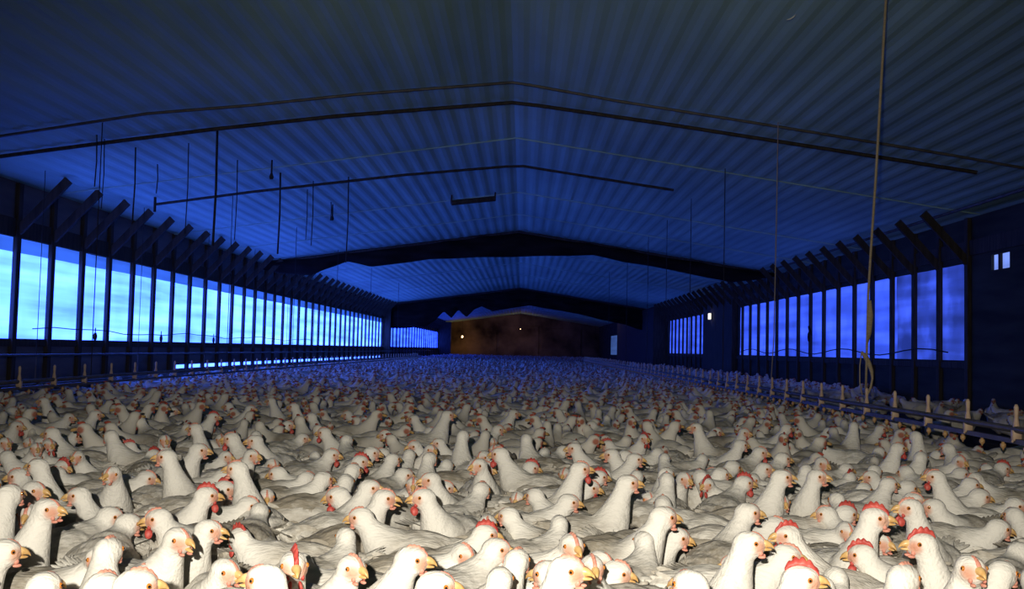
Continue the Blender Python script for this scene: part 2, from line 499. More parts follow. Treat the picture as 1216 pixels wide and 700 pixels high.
drop_curtain(22.5, [(285, 318), (300, 318), (330, 324), (370, 327), (392, 318), (411, 310), (425, 313), (440, 317), (480, 312), (510, 308), (560, 306), (608, 305),
                    (660, 304), (705, 303), (740, 311), (800, 321), (840, 330), (870, 335), (895, 333), (935, 326)],
             'nearer of the two dark sagging curtains slung across the ceiling', 3)
drop_curtain(43.6, [(452, 390), (480, 390), (505, 388), (516, 381), (527, 370), (536, 378), (544, 368), (554, 377), (563, 368), (572, 364), (585, 370), (608, 366), (629, 363),
                    (651, 367), (686, 373), (714, 380), (743, 386), (760, 392), (800, 392)],
             'farther dark scalloped curtain slung across the ceiling by the end', 8)
# partitions at the curtain bays
bm = bmesh.new(); box(bm, (LW + .002, 43.3, 0), (LW + .32, 43.55, EAVE_Z), .01)
tag(obj('bay_post', bm, M['timber']), 'wide dark post closing the cyan curtain on the left', 'post')
bm = bmesh.new(); box(bm, (LW + .002, 71.6, 0), (LW + .9, 71.9, EAVE_Z), .01)
tag(obj('bay_post', bm, M['timber']), 'dark post standing beside the brown end wall on the left', 'post')
bm = bmesh.new(); box(bm, (RW - .6, 39.8, .0), (RW, 55.0, EAVE_Z - .02), .01)
struct('wall_closet', bm, M['timber'])
bm = bmesh.new(); box(bm, (RW - .16, 27.0, 0), (RW, 31.3, EAVE_Z - .01), .01); struct('trim_5', bm, M['timber'])
bm = bmesh.new(); box(bm, (LW + 1.1, 58, 1.25), (LW + 1.2, 58.12, 2.7), .01)
# end wall planks, patches
for k, (px0, px1, py0, py1) in enumerate(((546, 590, 392, 421), (592, 640, 388, 421), (642, 690, 391, 421))):
    a = at_y(px0, py1, END_Y); b = at_y(px1, py0, END_Y)
    bm = bmesh.new(); box(bm, (a.x, END_Y - .06, 0), (b.x, END_Y - .005, max(b.z, 1.9)), .01)
    tag(obj('plywood_sheet', bm, M['brown_board']), ['brown plywood sheet at the left of the end wall', 'brown plywood sheet in the middle of the end wall',
        'brown plywood sheet at the right of the end wall'][k], 'board', 'plywood on the end wall')

# ------------------------------------------------------------------ lamps
def bulb_lamp(p, label, power, r=.06):
    e = empty('hanging_bulb', p)
    bm = bmesh.new(); ell(bm, (0, 0, 0), (r, r, r * 1.25)); obj('bulb', bm, M['bulb'], e, True)
    bm = bmesh.new(); tube(bm, [(0, 0, r), (0, 0, r + .1)], .03, 10); obj('socket', bm, M['timber'], e)
    bm = bmesh.new(); tube(bm, [(0, 0, r + .09), (0, 0, ceil_z(p[0]) - p[2])], .008, 6); obj('cable', bm, M['dark_rope'], e)
    L = bpy.data.lights.new('bulb_light', 'POINT'); L.energy = power; L.color = (1, .62, .28); L.shadow_soft_size = .08
    lo = bpy.data.objects.new('bulb_light', L); COL.objects.link(lo); lo.parent = e; lo.location = (0, 0, -r - .12)
    return tag(e, label, 'lamp')
bulb_lamp(tuple(at_y(549, 400, 74.3)), 'glowing warm bulb hanging at the left of the brown end wall', 14, .07)
bulb_lamp(tuple(at_y(618, 391, 73.5)), 'added warm bulb lighting the middle of the brown end wall', 9, .03)  # extra bulb added to light the middle of the end wall
bulb_lamp(tuple(at_y(711, 374, 56)), 'tiny hanging bulb right of the end wall', 4, .05)
p = at_x(845, 376, RW - .16)
e = empty('wall_lamp', (RW - .16, p.y, p.z))
bm = bmesh.new(); box(bm, (-.09, -.10, -.09), (-.03, .10, .09), .01); obj('lamp_glass', bm, M['lamp_glass'], e)
bm = bmesh.new(); box(bm, (-.03, -.12, -.11), (.0, .12, .11), .01); obj('lamp_base', bm, M['steel'], e)
tag(e, 'small square lamp glowing on the dark wall between the violet curtains', 'lamp')

# ------------------------------------------------------------------ drinker lines
DX, DZ = 2.45, .375
def bracket_mesh():
    bm = bmesh.new()
    tube(bm, [(0, 0, -.01), (0, 0, .035), (0, 0, .06), (0, 0, .115), (0, 0, .13)], [.018, .015, .010, .012, .006], 10)
    box(bm, (-.022, -.016, -.05), (.022, .016, .006), .004)
    tube(bm, [(-.006, .0, -.03), (-.022, 0, -.058)], .006, 6)
    me = obj('bracket', bm, M['bracket'], None, True); return me
def cup_mesh():
    bm = bmesh.new()
    tube(bm, [(0, 0, .012), (0, 0, -.004), (0, 0, -.006), (0, 0, -.022), (0, 0, -.03), (0, 0, -.040)], [.008, .008, .014, .014, .006, .003], 10)
    return obj('nipple_cup', bm, M['cup'], None, True)
def drinker(x, z, y0, y1, bp, cp, boff, coff, label, name='drinker_line'):
    root = empty(name, (x, 0, z))
    bm = bmesh.new(); n = 40
    tube(bm, [(0.012 * math.sin(y * .7), y, .035 + .004 * math.sin(y * 1.3)) for y in [y0 + (y1 - y0) * i / n for i in range(n + 1)]], .017, 10)
    obj('support_pipe', bm, M['pipe'], root, True)
    bm = bmesh.new()
    ys_ = [y0 + (y1 - y0) * i / n for i in range(n + 1)]
    for a, b in zip(ys_, ys_[1:]): beam(bm, (0.0, a, -.022), (0.0, b + .001, -.022), .026, .024)
    obj('water_pipe', bm, M['pipe'], root)
    pb = bracket_mesh(); pb.parent = root; pb.location = (0, boff, .03)
    y = boff + bp; k = 1
    while y < y1 and k < 100:
        c = pb.copy(); COL.objects.link(c); c.parent = root; c.location = (0, y, .03); y += bp; k += 1
    pc = cup_mesh(); pc.parent = root; pc.location = (0, coff, -.04)
    y = coff + cp; k = 1
    while y < y1 and k < 100:
        c = pc.copy(); COL.objects.link(c); c.parent = root; c.location = (0, y, -.04); y += cp; k += 1
    if y < y1:
        bm = bmesh.new()
        while y < y1:
            tube(bm, [(0, y, -.03), (0, y, -.07)], [.012, .006], 6); y += cp
        tag(obj('nipple_cup', bm, M['cup'], root), kind='stuff')
    tag(root, label, 'drinker')
    return root
line_r = drinker(DX, DZ, 3.2, 40, .544, .235, 3.42, 3.31, 'long twin-pipe drinker line with tan brackets and amber nipples crossing right of the flock')
line_l = drinker(-4.1, .36, 6.4, 40, .615, .31, 7.0, 6.85, 'long drinker line with small dull cups before the left wall')

# feed troughs by the walls
def trough(x, z, y0, y1, label):
    root = empty('feed_trough', (x, 0, z))
    bm = bmesh.new()
    prof_ = [(-.09, .05), (-.055, -.04), (.055, -.04), (.09, .05), (.078, .05), (.047, -.03), (-.047, -.03), (-.078, .05)]
    a = [bm.verts.new((px, y0, pz)) for px, pz in prof_]; b = [bm.verts.new((px, y1, pz)) for px, pz in prof_]
    for k in range(8): bm.faces.new((a[k], a[(k + 1) % 8], b[(k + 1) % 8], b[k]))
    bm.faces.new(a); bm.faces.new(list(reversed(b)))
    obj('trough', bm, M['steel'], root)
    bm = bmesh.new(); tube(bm, [(0, y0, .36), (0, y1, .36)], .014, 8); obj('winch_pipe', bm, M['pipe'], root)
    for k in range(int((y1 - y0) / 3)):
        y = y0 + .3 + 3 * k
        bm = bmesh.new(); box(bm, (-.07, y - .01, -.03), (.07, y + .01, .0)); box(bm, (-.006, y - .006, -.02), (.006, y + .006, .36)); obj('cross_strap', bm, M['pipe'], root)
        bm = bmesh.new(); tube(bm, [(0, y, .36), (0, y, ceil_z(x) - z)], .004, 5); obj('suspension_wire', bm, M['dark_rope'], root)
    return tag(root, label, 'feeder')
trough(-5.45, .20, 8, 60, 'long dull metal feed trough hung close to the left wall')


# ------------------------------------------------------------------ cords
def cord(name, pts, rad, m, label, group=None, cat='cord'):
    bm = bmesh.new(); tube(bm, pts, rad, 7)
    return tag(obj(name, bm, M[m], None, True), label, cat, group)
CORD_END = {115: 222, 124: 248, 161: 262, 187: 230, 224: 278, 258: 292, 282: 285, 333: 302, 365: 285, 372: 292, 393: 262, 414: 312}
i_c = 0
for px, y0p, rad, lab in ((115, 160, .008, 'thin dark cord hanging at far left, leftmost of the ceiling cords'),
                     (124, 165, .006, 'thin dark cord hanging just right of the leftmost one'),
                     (161, 175, .010, 'dark cord hanging over the fifth bay of the cyan curtain'),
                     (187, 195, .008, 'short dark cord ending at the hook of the ceiling rod'),
                     (224, 170, .007, 'thin dark cord between the rod hook and the thick dark cord'),
                     (258, 155, .016, 'thickest dark cord hanging left of centre'),
                     (282, 190, .007, 'thin dark cord just right of the thickest dark one'),
                     (333, 205, .014, 'thick dark cord reaching down to the first drop curtain'),
                     (365, 225, .007, 'thin dark cord by the left end of the first drop curtain'),
                     (372, 215, .008, 'thin dark cord paired with another by the first drop curtain'),
                     (393, 240, .008, 'thin dark cord hung over the first drop curtain'),
                     (414, 210, .010, 'dark cord hanging past the notch of the first drop curtain')):
    t0 = on_ceiling(px, y0p)
    t0.z = ceil_z(t0.x) - .002
    yb = at_y(px, CORD_END[px], t0.y).z
    cord('dangling_rope', [t0, (t0.x + .01, t0.y, (t0.z + yb) / 2), (t0.x, t0.y, yb)], rad * .8, 'dark_rope', lab, 'dark cords hanging from the ceiling')
    i_c += 1
for px, a, b, lab in ((323, 190, 213, 'stubby dark hook hanging from the ceiling left of centre'), (395, 243, 262, 'small dark weight hanging from the ceiling near the first drop curtain')):
    t0 = on_ceiling(px, a); t0.z = ceil_z(t0.x) - .002; q = at_y(px, b, t0.y)
    cord('ceiling_hook', [t0, (t0.x, t0.y, q.z + .08), (t0.x, t0.y, q.z + .03), (t0.x, t0.y, q.z)], [.01, .012, .028, .02], 'dark_rope', lab, None, 'hook')
# the light rope on the right, tied to the drinker line
ry = 7.3
top = at_y(1052, 0, 5.9); d = at_y(1040, 210, 6.5); topz = ceil_z(top.x + .06)
pts = [Vector((top.x + .015, 5.78, topz - .004)), top, d, at_y(1034, 300, 6.8), at_y(1031, 350, 6.95), at_y(1029, 430, 7.17), Vector((DX, ry - .05, DZ + .10))]
root = empty('suspension_rope', (DX, ry, DZ))
off = Vector((DX, ry, DZ))
bm = bmesh.new(); tube(bm, [p - off for p in pts], .0085, 8); obj('rope', bm, M['rope'], root, True)
bm = bmesh.new()
q = [at_y(1033, 357, 6.97), at_y(1033.5, 375, 7.02), at_y(1032, 395, 7.08), at_y(1030, 408, 7.12)]
tube(bm, [p - off for p in q], [.010, .020, .018, .006], 8); obj('frayed_knot', bm, M['rope'], root, True)
bm = bmesh.new()
q = [at_y(x, y, ry - .08) for x, y in ((1023, 418), (1028, 424), (1032, 432), (1035, 441), (1036, 450), (1034, 460), (1031, 468))]
tube(bm, [p - off for p in q], [.008, .018, .017, .013, .008, .008, .006], 8); obj('strap', bm, M['rope'], root, True)
bm = bmesh.new()
q = [at_y(x, y, ry - .08) for x, y in ((1023, 419), (1021, 435), (1021, 455), (1024, 470))]
tube(bm, [p - off for p in q], .004, 6); obj('thin_tie', bm, M['rope'], root, True)
tag(root, 'pale jute rope with frayed knot hanging to the drinker line on the right', 'rope')
ry2 = 9.9
a = at_y(925, 90, ry2); tx = a.x + .02
cord('suspension_rope', [Vector((tx, ry2, ceil_z(tx) - .002)), a, at_y(922, 260, ry2), at_y(919, 400, ry2), Vector((DX, ry2 + .1, DZ + .10))], .005, 'rope',
     'faint thin rope hanging to the drinker line left of the pale jute rope', None, 'rope')
for line, x, z, ys_ in ((line_r, DX, DZ, (12.4, 14.9, 17.4, 20, 24, 29)), (line_l, -4.1, .36, (9.6, 14, 18, 22.1, 27, 33))):
    for y in ys_:
        bm = bmesh.new(); tube(bm, [(0, y, ceil_z(x) - .002 - z), (0, y, .05)], .005, 6)
        obj('suspension_wire', bm, M['dark_rope'], line)
# winch cable sagging along the left curtain, seen against the light
pts = []
for k in range(30):
    y = 11.9 + k * .55
    pts.append((LW + .2, y, .86 + .025 * math.sin(k * .75) + .012 * math.sin(k * 2.1)))
cord('winch_cable', pts, .006, 'dark_rope', 'thin sagging cable running along the foot of the cyan curtain', None, 'cable')
pts = [(RW - .2, 13.2 + k * .5, .84 + .05 * math.sin(k * .9)) for k in range(26)]
cord('winch_cable', pts, .009, 'dark_rope', 'thin sagging cable running along the foot of the violet curtain', None, 'cable')
# little dark pulleys along the left sill
for k, (px, py) in enumerate(((108, 393), (187, 399), (250, 400))):
    q = at_x(px, py, LW + .12)
    bm = bmesh.new(); ell(bm, (0, 0, .05), (.02, .05, .06)); tube(bm, [(0, 0, .1), (0, 0, .17)], .008, 6)
    o = obj('pulley', bm, M['timber'], None, True); o.location = (LW + .18, q.y, WZ0 + .0)
    tag(o, ['small dark pulley on the sill, leftmost of three', 'small dark pulley on the sill, middle of three', 'small dark pulley on the sill, rightmost of three'][k], 'pulley', 'pulleys on the left sill')
# dark bird-like snag on the right curtain
q = at_x(962, 393, RW - .07)
bm = bmesh.new(); ell(bm, (0, 0, 0), (.02, .16, .05), Matrix.Rotation(R(35), 4, 'X')); ell(bm, (0, .1, -.12), (.02, .05, .1))
o = obj('torn_rag', bm, M['cloth'], None, True); o.location = q; tag(o, 'small dark torn rag caught on the violet curtain posts', 'rag')
# curled scrap under the ceiling
q = on_ceiling(940, 17, .01)
bm = bmesh.new(); tube(bm, [(-.035, 0, -.04), (-.01, 0, -.034), (.015, 0, -.018), (.03, 0, .004)], [.002, .006, .006, .002], 6)
o = obj('curled_scrap', bm, M['scrap'], None, True); o.location = q; tag(o, 'curled white scrap stuck to the dark ceiling at upper right', 'scrap')

# ------------------------------------------------------------------ chickens
def smooth01(x): x = np.clip(x, 0, 1); return x * x * (3 - 2 * x)
VAR = []
for hz, hx in ((.256, .166), (.280, .162), (.310, .154), (.346, .138)):
    for hy in (-55, 0, 55):
        VAR.append((hx - .012 * (hy != 0), .035 * math.sin(R(hy)), hz, hy))
HEADP = [R(10), R(4), R(0), R(-4)]

def grow_body(var, voxel, iters=5, decim=None):
    """one continuous skin: torso, breast, rump, neck and head fused together"""
    hx, hy, hz, hyaw = VAR[var]
    bm = bmesh.new()
    pitch = Matrix.Rotation(R(-8 - var % 4 * 1.5), 4, 'Y')
    ell(bm, (-.015, 0, .158), (.130, .092, .092), pitch, 24, 16)
    ell(bm, (.065, 0, .155), (.070, .084, .086), None, 20, 14)
    ell(bm, (-.095, 0, .172), (.070, .066, .060), Matrix.Rotation(R(12), 4, 'Y'), 20, 12)
    ell(bm, (-.145, 0, .194), (.036, .028, .022), Matrix.Rotation(R(25), 4, 'Y'), 14, 10)
    for s in (-1, 1):
        ell(bm, (.0, s * .043, .105), (.048, .030, .052), None, 14, 10)
    hd = Vector((hx, hy, hz))
    cyaw, syaw = math.cos(R(hyaw)), math.sin(R(hyaw))
    nape = hd + Vector((-.012 * cyaw, -.012 * syaw, -.014))
    p0 = Vector((.066, 0, .175)); p1 = Vector((.112, 0, .205 + (hz - .256) * .45)); p2 = nape
    if hz > .33: p1.x = .104
    N = 16
    for i in range(N + 1):
        u = i / N
        p = p0 * (1 - u) ** 2 + p1 * 2 * u * (1 - u) + p2 * u * u
        r = .052 * (1 - u) ** 1.6 + .0275 + .004 * math.sin(u * math.pi)
        ell(bm, p, (r, r * .93, r), None, 16, 10)
    hr = Matrix.Rotation(R(hyaw), 4, 'Z') @ Matrix.Rotation(HEADP[var // 3], 4, 'Y')
    HS = 1.24
    ell(bm, hd, (.030 * HS, .0225 * HS, .0245 * HS), hr, 18, 12)
    ell(bm, hd + (hr @ Vector((.017, 0, -.003))), (.0165 * HS, .0150 * HS, .0160 * HS), hr, 14, 10)
    ell(bm, hd + (hr @ Vector((-.004, 0, .006))), (.024 * HS, .018 * HS, .0195 * HS), hr, 14, 10)
    o = obj('tmp', bm, M['feather'])
    md = o.modifiers.new('r', 'REMESH'); md.mode = 'VOXEL'; md.voxel_size = voxel; md.use_smooth_shade = True
    ms = o.modifiers.new('s', 'SMOOTH'); ms.factor = .5; ms.iterations = iters
    if decim:
        mdc = o.modifiers.new('d', 'DECIMATE'); mdc.ratio = decim
    dg = bpy.context.evaluated_depsgraph_get(); dg.update()
    me = bpy.data.meshes.new_from_object(o.evaluated_get(dg))
    bpy.data.objects.remove(o)
    # attributes and feather relief
    n = len(me.vertices)
    co = np.empty(n * 3, 'f'); me.vertices.foreach_get('co', co); co = co.reshape(-1, 3)
    no = np.empty(n * 3, 'f'); me.vertex_normals.foreach_get('vector', no); no = no.reshape(-1, 3)
    hrm = np.array(hr.to_3x3()); q = (co - np.array(hd)) @ hrm
    dface = np.sqrt(((q[:, 0] - .016) / 1.15) ** 2 + (np.abs(q[:, 1]) - .010) ** 2 + (q[:, 2] + .002) ** 2)
    skin = 1 - smooth01((dface - .012) / .009)
    skin *= (q[:, 0] > -.004)
    # dirty body, clean neck and head
    dn = np.full(n, 9.0)
    for i in range(5, N + 1):
        u = i / N; p = p0 * (1 - u) ** 2 + p1 * 2 * u * (1 - u) + p2 * u * u
        dn = np.minimum(dn, np.linalg.norm(co - np.array(p), axis=1) - .02)
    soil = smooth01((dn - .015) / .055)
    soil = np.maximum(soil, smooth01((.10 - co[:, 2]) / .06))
    if voxel < .008:
        disp = np.array([noise.noise((x * 16, y * 34, z * 30 + var)) * .0042 + noise.noise((x * 45, y * 80, z * 80)) * .0022 for x, y, z in co])
        amt = np.clip(soil, .12, 1) * (1 - np.clip(skin * 3, 0, 1))
        co2 = co + no * (disp * amt)[:, None]
        me.vertices.foreach_set('co', co2.astype('f').ravel())
    a = me.attributes.new('skin', 'FLOAT', 'POINT'); a.data.foreach_set('value', skin.astype('f'))
    a = me.attributes.new('soil', 'FLOAT', 'POINT'); a.data.foreach_set('value', soil.astype('f'))
    me.polygons.foreach_set('use_smooth', [True] * len(me.polygons))
    me.materials.clear(); me.materials.append(M['feather'])
    me.name = 'chicken'
    return me, hd, hr

def beak_bm(gape):
    bm = bmesh.new()
    def mand(c, top):
        rings = []
        for x, zc, ry_, rz_ in c:
            rings.append([bm.verts.new((x, ry_ * math.cos(a), zc + rz_ * math.sin(a))) for a in [2 * math.pi * k / 10 for k in range(10)]])
        for a, b in zip(rings, rings[1:]):
            for k in range(10): bm.faces.new((a[k], a[(k + 1) % 10], b[(k + 1) % 10], b[k]))
        bm.faces.new(list(reversed(rings[0]))); bm.faces.new(rings[-1])
    g = gape
    mand([(.020, .002, .0092, .0095), (.029, .0022, .0088, .0085), (.035, .0012, .0072, .0070), (.041, -.0015, .0046, .0048), (.0455, -.0065, .0018, .0026), (.0465, -.0095, .0006, .0010)], 1)
    mand([(.020, -.008 - g * .2, .0078, .0045), (.028, -.009 - g * .5, .0068, .0038), (.034, -.0095 - g * .8, .0048, .0030), (.0395, -.0098 - g, .0022, .0018), (.0415, -.0098 - g, .0006, .0006)], 0)
    bmesh.ops.transform(bm, matrix=Matrix.Translation((.003, 0, 0)) @ Matrix.Diagonal((.86, .86, .86, 1)), verts=bm.verts)
    return bm
def comb_bm(h, ln=1.0, lean=0.0):
    """serrated comb: five points rising from a low ridge"""
    bm = bmesh.new()
    base = []; n = 24
    for i in range(n + 1):
        u = i / n
        x = .0275 - .049 * u * ln
        def dome(c, a, z, r): return z + r * math.sqrt(max(0.0, 1 - ((x - c) / a) ** 2))
        zb = max(dome(0, .030, 0, .0245), dome(.017, .0165, -.003, .016), dome(-.004, .024, .006, .0195)) - .0015
        env = math.sin(math.pi * (u * .85 + .12)) ** .6
        saw = .55 + .45 * abs(math.cos(u * math.pi * 4.5))
        base.append((x, zb - .002, zb + h * env * saw))
    rows_ = []
    for x, z0, z1 in base:
        zm = (z0 + z1) / 2; l0 = 0; l1 = lean * (z1 - z0)
        ring = [(x, -.0042, z0), (x, -.0032 + l1 * .4, zm), (x, -.0008 + l1, z1), (x, .0008 + l1, z1), (x, .0032 + l1 * .4, zm), (x, .0042, z0)]
        rows_.append([bm.verts.new(p) for p in ring])
    for a, b in zip(rows_, rows_[1:]):
        for k in range(6): bm.faces.new((a[k], a[(k + 1) % 6], b[(k + 1) % 6], b[k]))
    bm.faces.new(rows_[0]); bm.faces.new(list(reversed(rows_[-1])))
    return bm
def wattle_bm(s, big):
    bm = bmesh.new()
    h = .010 if big else .003
    ell(bm, (.021, s * .0085, -.017 - h), (.0065 + h * .15, .0035, h), Matrix.Rotation(R(12) * s, 4, 'X'), 12, 10)
    ell(bm, (.019, s * .0115, -.013), (.0045, .003, .0045), None, 10, 8)
    return bm
def eye_bm(s):
    bm = bmesh.new()
    ell(bm, (.0120, s * .0183, .0040), (.0040, .0036, .0042), None, 12, 10, 0)
    ell(bm, (.0123, s * .0209, .0041), (.0021, .0016, .0021), None, 10, 8, 1)
    return bm
def wing_bm(s):
    """folded wing: bulging shield with layered flight feathers drawn to a point behind"""
    bm = bmesh.new()
    nu, nv = 30, 14
    def P(u, v, side):
        # u 0 shoulder .. 1 tip, v -1 lower .. 1 upper
        h = .050 * (math.sin(math.pi * min(1, (u * .80 + .16))) ** .75) * (1 - .35 * u)
        x = .075 - .215 * u
        zc = .178 + .018 * u
        z = zc + v * h - .004
        rim = max(0.0, 1 - v * v) ** .5 * math.sin(math.pi * min(1, .04 + u * .93)) ** .5
        y = .078 - .034 * u * u + .016 * rim - .018 * (v * v) * (1 if v > 0 else .4)
        row = .0022 * abs(math.sin(u * 11)) * (1 - u * .3) + .0016 * abs(math.sin(v * 9 + u * 3)) * u
        y += row if side else -.010 * rim
        return (x, s * y, z)
    for side in (1, 0):
        g = [[bm.verts.new(P(i / nu, -1 + 2 * j / nv, side)) for j in range(nv + 1)] for i in range(nu + 1)]
        for i in range(nu):
            for j in range(nv):
                bm.faces.new((g[i][j], g[i + 1][j], g[i + 1][j + 1], g[i][j + 1]))
    bmesh.ops.remove_doubles(bm, verts=bm.verts, dist=.0009)
    # three flight feathers reaching past the shield
    for k in range(4):
        a = Vector((-.085, s * .046, .178 + k * .012)); b = Vector((-.168 + k * .012, s * (.022 + .002 * k), .200 + k * .010))
        mid = (a + b) / 2
        q = (b - a).to_track_quat('X', 'Z').to_matrix().to_4x4()
        ell(bm, mid, ((b - a).length * .56, .0022, .0085), q, 14, 8)
    return bm
def tail_bm():
    bm = bmesh.new()
    for k in range(9):
        t = (k - 4) / 4
        a = Vector((-.150, t * .014, .200)); d = Vector((-.062 + .012 * abs(t), t * .038, .030 - .016 * abs(t)))
        q = d.to_track_quat('X', 'Z').to_matrix().to_4x4() @ Matrix.Rotation(R(30 * t), 4, 'X')
        ell(bm, a + d * .5, (d.length * .66, .0080, .0016), q, 14, 8)
    return bm
def leg_bm(s):
    bm = bmesh.new(); y = s * .045
    tube(bm, [(.0, y, .085), (-.012, y, .062), (-.004, y, .035), (.004, y, .012)], [.014, .0085, .0075, .0085], 8)
    for a in (-28, 0, 28, 180):
        L = .052 if a != 180 else .024
        dx, dy = math.cos(R(a)), math.sin(R(a))
        tube(bm, [(.002, y, .012), (.002 + dx * L * .5, y + dy * L * .5, .011), (.002 + dx * L, y + dy * L, .0045), (.002 + dx * (L + .008), y + dy * (L + .008), .002)], [.0065, .0055, .004, .0012], 6)
    return bm
def mesh_of(name, bm, mats, soil=None):
    o = obj(name, bm, mats, None, True); me = o.data; bpy.data.objects.remove(o)
    if soil is not None:
        n = len(me.vertices)
        a = me.attributes.new('soil', 'FLOAT', 'POINT'); a.data.foreach_set('value', np.full(n, soil, 'f'))
    return me
PM = {
    'beak': [mesh_of('beak', beak_bm(.0004), M['beak']), mesh_of('beak', beak_bm(.007), M['beak'])],
    'comb': [mesh_of('comb', comb_bm(.0022, .45), M['comb_pale']), mesh_of('comb', comb_bm(.005, .7), M['comb_pale']), mesh_of('comb', comb_bm(.0125, 1.0, .2), M['comb'])],
    'wattle': {(s, b): mesh_of('wattle', wattle_bm(s, b), M['comb'] if b else M['comb_pale']) for s in (-1, 1) for b in (0, 1)},
    'eye': {s: mesh_of('eye', eye_bm(s), [M['iris'], M['pupil']]) for s in (-1, 1)},
    'wing': {s: mesh_of('wing', wing_bm(s), M['wing'], .85) for s in (-1, 1)},
    'tail': mesh_of('tail', tail_bm(), M['wing'], .9),
    'leg': {s: mesh_of('leg', leg_bm(s), M['leg']) for s in (-1, 1)},
}
HI = [grow_body(v, .0058) for v in range(12)]

